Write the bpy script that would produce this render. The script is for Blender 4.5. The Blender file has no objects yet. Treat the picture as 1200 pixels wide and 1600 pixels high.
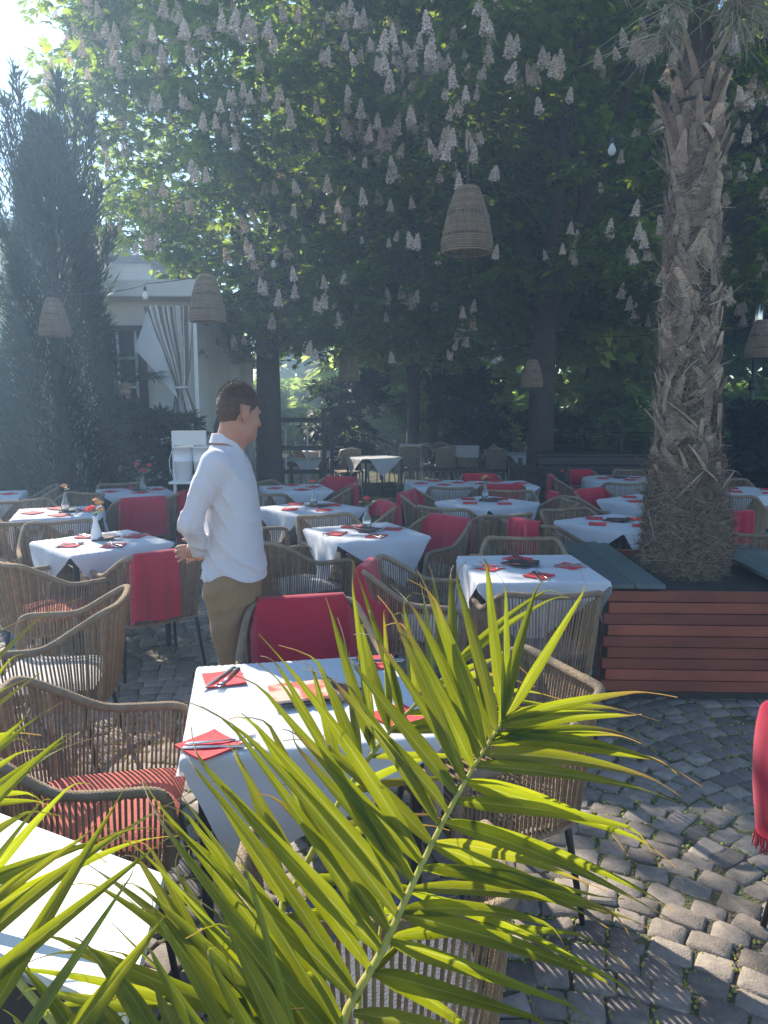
import bpy, bmesh, math, random
import numpy as np
from mathutils import Vector, Matrix, Euler
from mathutils.bvhtree import BVHTree
PI = math.pi
SC = bpy.context.scene
COL = SC.collection

# ------------------------------------------------------------------ camera
FPX, HCAM, TH = 1155.0, 1.7, math.atan(170 / 1155.0)
cam_d = bpy.data.cameras.new('camera')
cam = bpy.data.objects.new('camera', cam_d)
COL.objects.link(cam)
cam.location = (0, 0, HCAM)
cam.rotation_euler = (PI / 2 - TH, 0, 0)
cam_d.sensor_fit = 'VERTICAL'
cam_d.sensor_height = 36.0
cam_d.lens = 36.0 * FPX / 1600.0
cam_d.clip_start = 0.05
cam_d.clip_end = 600
SC.camera = cam

# ------------------------------------------------------------------ sky + sun
SUN_EL, SUN_AZ = math.radians(34), math.radians(-36.0)      # azimuth from +Y, negative = to the left
w = bpy.data.worlds.new('World')
SC.world = w
w.use_nodes = True
nt = w.node_tree
bg = nt.nodes['Background']
sky = nt.nodes.new('ShaderNodeTexSky')
sky.sky_type = 'NISHITA'
sky.sun_disc = False
sky.sun_elevation = SUN_EL
sky.sun_rotation = SUN_AZ
sky.air_density = 1.0
sky.dust_density = .15
sky.ozone_density = 3.5
nt.links.new(sky.outputs[0], bg.inputs[0])
bg.inputs[1].default_value = 0.12
sl = bpy.data.lights.new('sun', 'SUN')
sl.energy = 5.0
sl.angle = math.radians(0.5)
sl.color = (1.0, 0.93, 0.82)
so = bpy.data.objects.new('sun', sl)
COL.objects.link(so)
SD = Vector((math.sin(SUN_AZ) * math.cos(SUN_EL), math.cos(SUN_AZ) * math.cos(SUN_EL), math.sin(SUN_EL)))
so.rotation_euler = SD.to_track_quat('Z', 'Y').to_euler()
SC.view_settings.view_transform = 'Standard'
SC.view_settings.look = 'None'
SC.view_settings.exposure = 1.28
SC.view_settings.gamma = 1.0
SC.cycles.use_denoising = True
SC.cycles.max_bounces = 8
SC.cycles.transparent_max_bounces = 12
SC.cycles.volume_bounces = 0
SC.cycles.sample_clamp_indirect = 4.0


# ------------------------------------------------------------------ helpers
def ray(px, py):
    u = (px - 600) / FPX
    v = (800 - py) / FPX
    return Vector((u, math.cos(TH) + v * math.sin(TH), -math.sin(TH) + v * math.cos(TH)))


def P(px, py, z=0.0):
    d = ray(px, py)
    t = (z - HCAM) / d.z
    return Vector((d.x * t, d.y * t, z))


def D(px, py, y):
    d = ray(px, py)
    t = y / d.y
    return Vector((d.x * t, y, HCAM + d.z * t))


def npmesh(name, V, F, smooth=False, attr=None, uv=None):
    """V (n,3) floats, F (m,k) ints -> a mesh."""
    V = np.asarray(V, dtype=np.float32)
    F = np.asarray(F, dtype=np.int32)
    me = bpy.data.meshes.new(name)
    me.vertices.add(len(V))
    me.vertices.foreach_set('co', V.ravel())
    m, k = F.shape
    me.loops.add(m * k)
    me.loops.foreach_set('vertex_index', F.ravel())
    me.polygons.add(m)
    me.polygons.foreach_set('loop_start', np.arange(m, dtype=np.int32) * k)
    if smooth:
        me.polygons.foreach_set('use_smooth', np.ones(m, dtype=bool))
    if attr is not None:
        a = me.attributes.new('tone', 'FLOAT', 'POINT')
        a.data.foreach_set('value', np.asarray(attr, dtype=np.float32))
    if uv is not None:
        l = me.uv_layers.new(name='UVMap')
        l.data.foreach_set('uv', np.asarray(uv, dtype=np.float32)[F.ravel()].ravel())
    me.update(calc_edges=True)
    me.validate()
    return me


class MB:
    """collects shapes, builds ONE mesh object"""

    def __init__(s):
        s.v = []
        s.f = []
        s.t = []
        s.sm = []
        s.uv = []
        s.tone = 0.5

    def add(s, vs, fs, smooth=False, uv=None):
        b = len(s.v)
        s.v += [tuple(v) for v in vs]
        s.t += [s.tone] * len(vs)
        s.uv += list(uv) if uv is not None else [(0, 0)] * len(vs)
        s.f += [tuple(i + b for i in f) for f in fs]
        s.sm += [smooth] * len(fs)

    def box(s, c, size, rz=0.0, M=None, bev=0.0):
        x, y, z = [q / 2 for q in size]
        R = Matrix.Rotation(rz, 3, 'Z')
        if bev > 0:
            b = min(bev, x * .9, y * .9, z * .9)
            vs = []
            for sx in (-1, 1):
                for sy in (-1, 1):
                    for sz in (-1, 1):
                        vs += [(sx * x, sy * (y - b), sz * (z - b)), (sx * (x - b), sy * y, sz * (z - b)), (sx * (x - b), sy * (y - b), sz * z)]
            bm = bmesh.new()
            for v in vs:
                bm.verts.new(v)
            r = bmesh.ops.convex_hull(bm, input=bm.verts)
            bm.verts.index_update()
            V = [v.co.copy() for v in bm.verts]
            F = [[v.index for v in f.verts] for f in bm.faces]
            bm.free()
        else:
            V = [Vector((a * x, b_ * y, c_ * z)) for a in (-1, 1) for b_ in (-1, 1) for c_ in (-1, 1)]
            F = [(0, 1, 3, 2), (4, 6, 7, 5), (0, 4, 5, 1), (2, 3, 7, 6), (0, 2, 6, 4), (1, 5, 7, 3)]
        if M is not None:
            V = [M @ v for v in V]
        else:
            V = [R @ v for v in V]
        c = Vector(c)
        s.add([v + c for v in V], F)

    def tube(s, pts, r, n=8, caps=True, smooth=True, closed=False, flat=None):
        pts = [Vector(p) for p in pts]
        m = len(pts)
        rs = r if isinstance(r, (list, tuple)) else [r] * m
        vs = []
        up = None
        for i, p in enumerate(pts):
            if closed:
                t = pts[(i + 1) % m] - pts[i - 1]
            else:
                t = pts[min(i + 1, m - 1)] - pts[max(i - 1, 0)]
            if t.length < 1e-9:
                t = Vector((0, 0, 1))
            t.normalize()
            if up is None:
                up = Vector((0, 0, 1)) if abs(t.z) < .9 else Vector((1, 0, 0))
            a = t.cross(up)
            if a.length < 1e-6:
                a = t.orthogonal()
            a.normalize()
            b = a.cross(t)
            up = b
            for k in range(n):
                an = 2 * PI * k / n
                fl = flat if flat else 1.0
                vs.append(p + (a * math.cos(an) + b * math.sin(an) * fl) * rs[i])
        fs = []
        rng = m if closed else m - 1
        for i in range(rng):
            j = (i + 1) % m
            for k in range(n):
                k2 = (k + 1) % n
                fs.append((i * n + k, i * n + k2, j * n + k2, j * n + k))
        if caps and not closed:
            fs.append(tuple(range(n))[::-1])
            fs.append(tuple((m - 1) * n + k for k in range(n)))
        s.add(vs, fs, smooth)

    def lathe(s, prof, c=(0, 0, 0), n=20, smooth=True):
        vs = []
        for (r, z) in prof:
            for k in range(n):
                a = 2 * PI * k / n
                vs.append((c[0] + r * math.cos(a), c[1] + r * math.sin(a), c[2] + z))
        fs = []
        for i in range(len(prof) - 1):
            for k in range(n):
                k2 = (k + 1) % n
                fs.append((i * n + k, i * n + k2, (i + 1) * n + k2, (i + 1) * n + k))
        s.add(vs, fs, smooth)

    def quad(s, a, b, c, d):
        s.add([a, b, c, d], [(0, 1, 2, 3)])

    def mesh(s, name):
        me = bpy.data.meshes.new(name)
        me.from_pydata(s.v, [], s.f)
        me.polygons.foreach_set('use_smooth', s.sm)
        at = me.attributes.new('tone', 'FLOAT', 'POINT')
        at.data.foreach_set('value', s.t)
        if any(u != (0, 0) for u in s.uv[:400]):
            l = me.uv_layers.new(name='UVMap')
            li = np.empty(len(me.loops), dtype=np.int32)
            me.loops.foreach_get('vertex_index', li)
            l.data.foreach_set('uv', np.asarray(s.uv, dtype=np.float32)[li].ravel())
        me.update()
        return me

    def build(s, name, mat, parent=None):
        return link(name, s.mesh(name), mat, parent)


def link(name, me, mat, parent=None):
    if mat is not None and not me.materials:
        me.materials.append(mat)
    o = bpy.data.objects.new(name, me)
    COL.objects.link(o)
    if parent is not None:
        o.parent = parent
    return o


def tag(o, label=None, cat=None, group=None, kind=None):
    if label:
        o['label'] = label
    if cat:
        o['category'] = cat
    if group:
        o['group'] = group
    if kind:
        o['kind'] = kind
    return o


def thing(name, label, cat, loc=(0, 0, 0), rz=0.0, group=None):
    o = bpy.data.objects.new(name, None)
    o.empty_display_size = .1
    COL.objects.link(o)
    o.location = loc
    o.rotation_euler = (0, 0, rz)
    return tag(o, label, cat, group)


def copy_tree(o, parent=None):
    c = o.copy()
    COL.objects.link(c)
    c.parent = parent
    for ch in list(o.children):
        copy_tree(ch, c)
    return c


def fresh(o, label, loc, rz=0.0, group=None, first=[set()], scale=None):
    """the first call moves o itself, later calls copy it"""
    if o.name in first[0]:
        c = copy_tree(o)
    else:
        first[0].add(o.name)
        c = o
    c.location = loc
    c.rotation_euler = (0, 0, rz)
    if scale:
        c.scale = (scale,) * 3
    c['label'] = label
    if group:
        c['group'] = group
    return c


# ------------------------------------------------------------------ materials
def mat(name, base, rough=.8, var=.25, scale=8.0, bump=0.0, bscale=40.0, trans=None, tone=0.0, metal=0.0, spec=.5, detail=4, obj_rand=0.0, coord='Object', stretch=None, tfac=.5, tone2=None, sheen=0.0):
    """base colour varied by noise (and by the 'tone' attribute); optional translucency"""
    m = bpy.data.materials.new(name)
    m.use_nodes = True
    n, l = m.node_tree.nodes, m.node_tree.links
    b = n['Principled BSDF']
    b.inputs['Roughness'].default_value = rough
    b.inputs['Metallic'].default_value = metal
    b.inputs['Specular IOR Level'].default_value = spec
    if sheen:
        b.inputs['Sheen Weight'].default_value = sheen
    tc = n.new('ShaderNodeTexCoord')
    src = tc.outputs[coord]
    if stretch:
        mp = n.new('ShaderNodeMapping')
        mp.inputs['Scale'].default_value = stretch
        l.new(src, mp.inputs[0])
        src = mp.outputs[0]
    nz = n.new('ShaderNodeTexNoise')
    nz.inputs['Scale'].default_value = scale
    nz.inputs['Detail'].default_value = detail
    l.new(src, nz.inputs['Vector'])
    mr = n.new('ShaderNodeMapRange')
    mr.inputs[1].default_value = .25
    mr.inputs[2].default_value = .75
    mr.inputs[3].default_value = 1 - var
    mr.inputs[4].default_value = 1 + var
    l.new(nz.outputs[0], mr.inputs[0])
    val = mr.outputs[0]
    if tone:
        at = n.new('ShaderNodeAttribute')
        at.attribute_name = 'tone'
        m2 = n.new('ShaderNodeMapRange')
        m2.inputs[3].default_value = 1 - tone
        m2.inputs[4].default_value = 1 + tone
        l.new(at.outputs['Fac'], m2.inputs[0])
        mu = n.new('ShaderNodeMath')
        mu.operation = 'MULTIPLY'
        l.new(val, mu.inputs[0])
        l.new(m2.outputs[0], mu.inputs[1])
        val = mu.outputs[0]
    if obj_rand:
        oi = n.new('ShaderNodeObjectInfo')
        m3 = n.new('ShaderNodeMapRange')
        m3.inputs[3].default_value = 1 - obj_rand
        m3.inputs[4].default_value = 1 + obj_rand
        l.new(oi.outputs['Random'], m3.inputs[0])
        mu = n.new('ShaderNodeMath')
        mu.operation = 'MULTIPLY'
        l.new(val, mu.inputs[0])
        l.new(m3.outputs[0], mu.inputs[1])
        val = mu.outputs[0]
    vm = n.new('ShaderNodeVectorMath')
    vm.operation = 'SCALE'
    l.new(val, vm.inputs['Scale'])
    if tone2 is not None:
        at = n.new('ShaderNodeAttribute')
        at.attribute_name = 'tone'
        mx = n.new('ShaderNodeMix')
        mx.data_type = 'RGBA'
        mx.inputs[6].default_value = (*base, 1)
        mx.inputs[7].default_value = (*tone2, 1)
        l.new(at.outputs['Fac'], mx.inputs[0])
        l.new(mx.outputs[2], vm.inputs[0])
    else:
        vm.inputs[0].default_value = base
    l.new(vm.outputs[0], b.inputs['Base Color'])
    if bump:
        bz = n.new('ShaderNodeTexNoise')
        bz.inputs['Scale'].default_value = bscale
        bz.inputs['Detail'].default_value = 5
        l.new(src, bz.inputs['Vector'])
        bp = n.new('ShaderNodeBump')
        bp.inputs['Strength'].default_value = min(1, bump)
        bp.inputs['Distance'].default_value = .02 * max(1, bump)
        l.new(bz.outputs[0], bp.inputs['Height'])
        l.new(bp.outputs[0], b.inputs['Normal'])
    if trans is not None:
        tr = n.new('ShaderNodeBsdfTranslucent')
        v2 = n.new('ShaderNodeVectorMath')
        v2.operation = 'SCALE'
        l.new(val, v2.inputs['Scale'])
        if isinstance(trans, tuple) and len(trans) == 2:
            at = n.new('ShaderNodeAttribute')
            at.attribute_name = 'tone'
            mx = n.new('ShaderNodeMix')
            mx.data_type = 'RGBA'
            mx.inputs[6].default_value = (*trans[0], 1)
            mx.inputs[7].default_value = (*trans[1], 1)
            l.new(at.outputs['Fac'], mx.inputs[0])
            l.new(mx.outputs[2], v2.inputs[0])
        else:
            v2.inputs[0].default_value = trans
        l.new(v2.outputs[0], tr.inputs['Color'])
        ms = n.new('ShaderNodeMixShader')
        ms.inputs[0].default_value = tfac
        l.new(b.outputs[0], ms.inputs[1])
        l.new(tr.outputs[0], ms.inputs[2])
        l.new(ms.outputs[0], n['Material Output'].inputs['Surface'])
    return m


M = {}
M['linen'] = mat('linen', (.70, .70, .71), .9, .04, 3, .25, 9, trans=(.75, .75, .75), tfac=.22, sheen=.2)
M['shirt'] = mat('shirt_cotton', (.72, .69, .71), .85, .04, 6, .35, 14, trans=(.75, .73, .75), tfac=.18)
M['trousers'] = mat('trouser_cotton', (.27, .17, .082), .9, .14, 12, .3, 22)
M['skin'] = mat('skin', (.46, .22, .14), .55, .10, 18, .15, 120)
M['hair'] = mat('hair', (.12, .060, .032), .6, .4, 60, .6, 140, tone=.3)
M['black'] = mat('black_metal', (.018, .018, .02), .45, .2, 20, .05, 60)
M['dark'] = mat('dark_plastic', (.03, .03, .035), .6, .2, 10)
M['eye'] = mat('eye_white', (.7, .68, .65), .3, .05)
M['rope'] = mat('rope', (.37, .245, .14), .85, .22, 30, .8, 220, tone=.4, obj_rand=.15)
M['railrope'] = mat('wrapped_rope', (.40, .285, .175), .85, .2, 25, .8, 260, tone=.35, obj_rand=.12)
M['cush_red'] = mat('coral_cushion', (.52, .13, .09), .95, .12, 20, .4, 160)
M['cush_white'] = mat('cream_cushion', (.56, .53, .48), .95, .1, 20, .4, 160)
M['cush_grey'] = mat('grey_cushion', (.12, .13, .15), .95, .12, 20, .4, 160)
M['blanket'] = mat('red_fleece', (.50, .010, .040), .95, .10, 5, .25, 700, trans=(.6, .02, .05), tfac=.10, sheen=.25)
M['napkin'] = mat('red_paper', (.62, .045, .05), .8, .08, 30, .2, 120)
M['steel'] = mat('cutlery_steel', (.62, .63, .65), .22, .05, 12, metal=1.0)
M['glass'] = None
M['china'] = mat('white_china', (.75, .75, .74), .25, .03)
M['stem'] = mat('flower_stem', (.05, .12, .03), .6, .2)
M['petal_red'] = mat('pink_petal', (.75, .10, .14), .6, .2, 30, trans=(.9, .2, .2), tfac=.35)
M['petal_yel'] = mat('apricot_petal', (.85, .50, .22), .6, .2, 30, trans=(.9, .6, .3), tfac=.35)
M['wood_red'] = mat('red_cedar', (.30, .068, .034), .5, .30, 3.0, .05, 12, tone=.30, stretch=(.9, 1, 2))
M['deck'] = mat('grey_green_board', (.10, .125, .118), .6, .2, 5, .2, 40, stretch=(2, 20, 2), tone=.35)
M['soil'] = mat('planter_soil', (.03, .022, .015), .95, .4, 20, 1, 40)
M['whitewall'] = mat('white_render', (.66, .64, .60), .9, .08, 3, .2, 40)
M['creamwall'] = mat('cream_render', (.74, .71, .65), .9, .10, 2, .2, 30)
M['whitewood'] = mat('white_painted_wood', (.72, .71, .68), .5, .06, 6)
M['darkwood'] = mat('dark_wood', (.035, .028, .024), .6, .3, 5, .2, 30, stretch=(1, 8, 8))
M['trunk'] = mat('chestnut_bark', (.055, .042, .032), .95, .35, 6, 1.4, 18)
M['palmcore'] = mat('palm_fibre_core', (.06, .04, .027), .95, .45, 14, 1.6, 45, stretch=(1, 1, .35))
M['stub'] = mat('palm_leaf_base', (.34, .235, .165), .9, .42, 14, .9, 90, tone=.65, stretch=(1, 1, .3))
M['fibre'] = mat('palm_fibre', (.19, .135, .085), .9, .35, 30, tone=.85)
M['petiole'] = mat('palm_petiole', (.10, .14, .045), .6, .2, 12)
M['dryleaf'] = mat('dry_palm_leaf', (.46, .40, .28), .8, .25, 12, tone=.3, trans=(.5, .4, .25), tfac=.3)
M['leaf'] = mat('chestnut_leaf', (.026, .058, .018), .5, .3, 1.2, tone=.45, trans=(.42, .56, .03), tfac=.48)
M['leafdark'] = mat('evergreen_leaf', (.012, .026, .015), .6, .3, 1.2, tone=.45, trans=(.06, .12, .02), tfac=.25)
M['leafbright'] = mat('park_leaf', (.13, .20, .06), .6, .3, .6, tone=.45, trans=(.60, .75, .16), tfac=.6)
M['blossom'] = mat('chestnut_blossom', (.90, .82, .72), .8, .12, 25, tone=.22, trans=(.95, .8, .75), tfac=.5)
M['rachis'] = mat('frond_stalk', (.52, .46, .12), .8, .18, 30, .2, 60, spec=.15, trans=(.5, .55, .12), tfac=.3)
M['wicker'] = mat('wicker_shade', (.26, .185, .12), .85, .25, 12, tone=.3)
M['cable'] = mat('cable', (.05, .05, .05), .6, .1)
M['stripe'] = None
M['rooftile'] = None


def glass_mat(name, col=(.9, .95, .95), rough=.05):
    m = bpy.data.materials.new(name)
    m.use_nodes = True
    n, l = m.node_tree.nodes, m.node_tree.links
    b = n['Principled BSDF']
    tc = n.new('ShaderNodeTexCoord')
    nz = n.new('ShaderNodeTexNoise')
    nz.inputs['Scale'].default_value = 3
    l.new(tc.outputs['Object'], nz.inputs['Vector'])
    mr = n.new('ShaderNodeMapRange')
    mr.inputs[3].default_value = rough * .6
    mr.inputs[4].default_value = rough * 1.5
    l.new(nz.outputs[0], mr.inputs[0])
    l.new(mr.outputs[0], b.inputs['Roughness'])
    b.inputs['Base Color'].default_value = (*col, 1)
    b.inputs['Transmission Weight'].default_value = .92
    b.inputs['IOR'].default_value = 1.3
    return m


M['glass'] = glass_mat('clear_glass')
M['bulbglass'] = glass_mat('bulb_glass', (.95, .95, .93), .25)


def pattern_mat(name, c1, c2, kind, scale, rough=.85, bump=.2, thr=.5, coord='UV', axis=0):
    m = bpy.data.materials.new(name)
    m.use_nodes = True
    n, l = m.node_tree.nodes, m.node_tree.links
    b = n['Principled BSDF']
    b.inputs['Roughness'].default_value = rough
    tc = n.new('ShaderNodeTexCoord')
    if kind == 'stripes':
        sx = n.new('ShaderNodeSeparateXYZ')
        l.new(tc.outputs[coord], sx.inputs[0])
        mu = n.new('ShaderNodeMath')
        mu.operation = 'MULTIPLY'
        mu.inputs[1].default_value = scale
        l.new(sx.outputs[axis], mu.inputs[0])
        fr = n.new('ShaderNodeMath')
        fr.operation = 'FRACT'
        l.new(mu.outputs[0], fr.inputs[0])
        lt = n.new('ShaderNodeMath')
        lt.operation = 'LESS_THAN'
        lt.inputs[1].default_value = thr
        l.new(fr.outputs[0], lt.inputs[0])
        fac = lt.outputs[0]
    elif kind == 'brick':
        br = n.new('ShaderNodeTexBrick')
        br.inputs['Scale'].default_value = scale
        br.inputs['Color1'].default_value = (1, 1, 1, 1)
        br.inputs['Color2'].default_value = (.45, .45, .45, 1)
        br.inputs['Mortar'].default_value = (0, 0, 0, 1)
        l.new(tc.outputs[coord], br.inputs['Vector'])
        fac = br.outputs['Color']
    else:
        nz = n.new('ShaderNodeTexNoise')
        nz.inputs['Scale'].default_value = scale
        nz.inputs['Detail'].default_value = 3
        l.new(tc.outputs[coord], nz.inputs['Vector'])
        cr = n.new('ShaderNodeMapRange')
        cr.inputs[1].default_value = thr - .04
        cr.inputs[2].default_value = thr + .04
        l.new(nz.outputs[0], cr.inputs[0])
        fac = cr.outputs[0]
    mx = n.new('ShaderNodeMix')
    mx.data_type = 'RGBA'
    mx.inputs[6].default_value = (*c1, 1)
    mx.inputs[7].default_value = (*c2, 1)
    l.new(fac, mx.inputs[0])
    nz2 = n.new('ShaderNodeTexNoise')
    nz2.inputs['Scale'].default_value = 14
    l.new(tc.outputs['Object'], nz2.inputs['Vector'])
    mr = n.new('ShaderNodeMapRange')
    mr.inputs[3].default_value = .8
    mr.inputs[4].default_value = 1.2
    l.new(nz2.outputs[0], mr.inputs[0])
    vm = n.new('ShaderNodeVectorMath')
    vm.operation = 'SCALE'
    l.new(mx.outputs[2], vm.inputs[0])
    l.new(mr.outputs[0], vm.inputs['Scale'])
    l.new(vm.outputs[0], b.inputs['Base Color'])
    if bump:
        bp = n.new('ShaderNodeBump')
        bp.inputs['Strength'].default_value = bump
        bp.inputs['Distance'].default_value = .02
        l.new(fac, bp.inputs['Height'])
        l.new(bp.outputs[0], b.inputs['Normal'])
    return m


M['stripe'] = pattern_mat('striped_canvas', (.68, .66, .62), (.22, .15, .11), 'stripes', 9.0, thr=.42, bump=0)
M['rooftile'] = pattern_mat('roof_tiles', (.05, .035, .03), (.20, .12, .09), 'brick', 3.0, coord='Object', bump=.5)


def frond_material():
    """green leaflet with a pale midrib, fine ribs along its length and dry tips (tone)"""
    m = bpy.data.materials.new('palm_frond_leaf')
    m.use_nodes = True
    n, l = m.node_tree.nodes, m.node_tree.links

    def math_(op, a, b=None):
        q = n.new('ShaderNodeMath')
        q.operation = op
        for i, v in enumerate((a, b)):
            if v is None:
                continue
            if isinstance(v, (int, float)):
                q.inputs[i].default_value = v
            else:
                l.new(v, q.inputs[i])
        return q.outputs[0]

    def mix(f, a, b):
        q = n.new('ShaderNodeMix')
        q.data_type = 'RGBA'
        l.new(f, q.inputs[0])
        for i, v in ((6, a), (7, b)):
            if isinstance(v, tuple):
                q.inputs[i].default_value = (*v, 1)
            else:
                l.new(v, q.inputs[i])
        return q.outputs[2]
    uv = n.new('ShaderNodeUVMap')
    sp = n.new('ShaderNodeSeparateXYZ')
    l.new(uv.outputs[0], sp.inputs[0])
    ac = math_('MULTIPLY', math_('ABSOLUTE', math_('SUBTRACT', math_('FRACT', math_('MULTIPLY', sp.outputs[0], .25)), .5)), 4)     # 0 midrib .. 1 edge
    rib = math_('SMOOTH_MIN', math_('MULTIPLY', ac, 9.0), 1.0)
    lines = math_('SINE', math_('MULTIPLY', sp.outputs[0], 46.0))
    at = n.new('ShaderNodeAttribute')
    at.attribute_name = 'tone'
    mp = n.new('ShaderNodeMapping')
    mp.inputs['Scale'].default_value = (.9, 1.2, 1)
    l.new(uv.outputs[0], mp.inputs[0])
    nz = n.new('ShaderNodeTexNoise')
    nz.inputs['Scale'].default_value = 1.3
    nz.inputs['Detail'].default_value = 6
    l.new(mp.outputs[0], nz.inputs['Vector'])
    v = math_('ADD', math_('MULTIPLY', nz.outputs[0], 1.1), .45)
    v = math_('MULTIPLY', v, math_('ADD', 1.0, math_('MULTIPLY', lines, .10)))
    dry = math_('MINIMUM', 1.0, math_('MAXIMUM', 0.0, math_('ADD', at.outputs['Fac'], math_('MULTIPLY', math_('SUBTRACT', nz.outputs[0], .5), .35))))
    ridge = mix(rib, (.20, .26, .07), (.045, .085, .012))
    base = mix(dry, ridge, (.30, .20, .10))
    tr = mix(dry, mix(rib, (.66, .70, .16), (.48, .54, .008)), (.46, .27, .06))
    b = n['Principled BSDF']
    b.inputs['Roughness'].default_value = .40

    def scaled(c):
        q = n.new('ShaderNodeVectorMath')
        q.operation = 'SCALE'
        l.new(c, q.inputs[0])
        l.new(v, q.inputs['Scale'])
        return q.outputs[0]
    l.new(scaled(base), b.inputs['Base Color'])
    t = n.new('ShaderNodeBsdfTranslucent')
    l.new(scaled(tr), t.inputs['Color'])
    bp = n.new('ShaderNodeBump')
    bp.inputs['Strength'].default_value = .5
    bp.inputs['Distance'].default_value = .002
    l.new(lines, bp.inputs['Height'])
    l.new(bp.outputs[0], b.inputs['Normal'])
    ms = n.new('ShaderNodeMixShader')
    ms.inputs[0].default_value = .5
    l.new(b.outputs[0], ms.inputs[1])
    l.new(t.outputs[0], ms.inputs[2])
    l.new(ms.outputs[0], n['Material Output'].inputs['Surface'])
    return m


M['frond'] = frond_material()
M['menu'] = pattern_mat('menu_card', (.58, .16, .11), (.66, .48, .36), 'noise', 9.0, rough=.35, coord='Object', bump=0, thr=.5)
M['menudark'] = pattern_mat('dark_menu_card', (.06, .05, .05), (.40, .10, .08), 'noise', 14.0, rough=.35, coord='Object', bump=0, thr=.6)

# ================================================================== SETTING
def ground_mat():
    m = bpy.data.materials.new('joint_earth')
    m.use_nodes = True
    n, l = m.node_tree.nodes, m.node_tree.links
    b = n['Principled BSDF']
    b.inputs['Roughness'].default_value = .95
    tc = n.new('ShaderNodeTexCoord')
    nz = n.new('ShaderNodeTexNoise')
    nz.inputs['Scale'].default_value = 2.6
    nz.inputs['Detail'].default_value = 8
    l.new(tc.outputs['Object'], nz.inputs['Vector'])
    cr = n.new('ShaderNodeValToRGB')
    e = cr.color_ramp.elements
    e[0].position, e[0].color = .44, (.085, .068, .048, 1)
    e[1].position, e[1].color = .60, (.13, .14, .045, 1)
    l.new(nz.outputs[0], cr.inputs[0])
    l.new(cr.outputs[0], b.inputs['Base Color'])
    n2 = n.new('ShaderNodeTexNoise')
    n2.inputs['Scale'].default_value = 60
    l.new(tc.outputs['Object'], n2.inputs['Vector'])
    bp = n.new('ShaderNodeBump')
    bp.inputs['Distance'].default_value = .02
    l.new(n2.outputs[0], bp.inputs['Height'])
    l.new(bp.outputs[0], b.inputs['Normal'])
    return m


g = MB()
g.quad((-120, -30, -.0105), (120, -30, -.0105), (120, 250, -.0105), (-120, 250, -.0105))
tag(g.build('ground', ground_mat()), kind='structure')

M['stone'] = mat('granite_sett', (.26, .215, .172), .8, .26, 30, .28, 150, tone=.38, detail=6)
rng = np.random.default_rng(4)


def setts():
    c, rt, sz = [], [], []
    W, A, s = 1.62, .34, .107
    x0 = .42
    for j in range(-2, 118):
        y0 = .7 + j * s
        if y0 > 13:
            break
        lo, hi = -1.6 - y0 * .62, 1.6 + y0 * .62
        x = lo
        while x < hi:
            wd = s * rng.uniform(.86, 1.2)
            xm = x + wd / 2
            ph = ((xm - x0 + W / 2) % W) / W * 2 - 1
            yy = y0 + A * (1 - ph * ph)
            sl_ = -2 * A * ph / (W / 2)
            an = math.atan(sl_)
            c.append((xm + rng.normal(0, .003), yy + rng.normal(0, .005)))
            rt.append(an + rng.normal(0, .05))
            sz.append((wd * .487 / max(.7, math.cos(an)) ** 0.4, s * math.cos(an) ** .7 * .480 * rng.uniform(.93, 1.05)))
            x += wd
    c, rt, sz = np.array(c), np.array(rt), np.array(sz)
    n = len(c)
    ring = np.array([(-1, -.78), (-.80, -1), (.78, -1), (1, -.80), (1, .78), (.80, 1), (-.78, 1), (-1, .80)])
    V = np.zeros((n, 25, 3))
    for k, (sc, z) in enumerate([(1.06, -.045), (1.0, -.004), (.90, 0.0)]):
        jit = rng.normal(0, .055, (n, 8, 2)) * (1 if k else .6)
        if k == 0:
            base_j = jit
        V[:, k * 8:k * 8 + 8, :2] = ring[None] * sc + base_j * .8 + jit * .35
        V[:, k * 8:k * 8 + 8, 2] = z + rng.normal(0, .0016 if k else 0, (n, 8)) * k
    V[:, 24, 2] = rng.normal(.001, .0018, n)
    V[:, :, 0] *= sz[:, None, 0]
    V[:, :, 1] *= sz[:, None, 1]
    lift = rng.normal(-.003, .003, n)
    tx, ty = rng.normal(0, .018, n), rng.normal(0, .018, n)
    V[:, :, 2] += lift[:, None] + V[:, :, 0] * tx[:, None] + V[:, :, 1] * ty[:, None]
    ca, sa = np.cos(rt)[:, None], np.sin(rt)[:, None]
    X = V[:, :, 0] * ca - V[:, :, 1] * sa + c[:, 0:1]
    Y = V[:, :, 0] * sa + V[:, :, 1] * ca + c[:, 1:2]
    V = np.stack([X, Y, V[:, :, 2]], -1)
    F = []
    for k in range(2):
        for i in range(8):
            j = (i + 1) % 8
            F.append((k * 8 + i, k * 8 + j, k * 8 + 8 + j, k * 8 + 8 + i))
    for i in range(0, 8, 2):
        F.append((24, 16 + i, 16 + (i + 1) % 8, 16 + (i + 2) % 8))
    F = np.array(F)
    FF = (F[None] + (np.arange(n) * 25)[:, None, None]).reshape(-1, 4)
    tone = np.repeat(np.clip(rng.normal(.5, .28, n), 0, 1), 25)
    return npmesh('paving', V.reshape(-1, 3), FF, smooth=False, attr=tone), c


me_p, SETTS = setts()
tag(link('paving', me_p, M['stone']), kind='structure')


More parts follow.
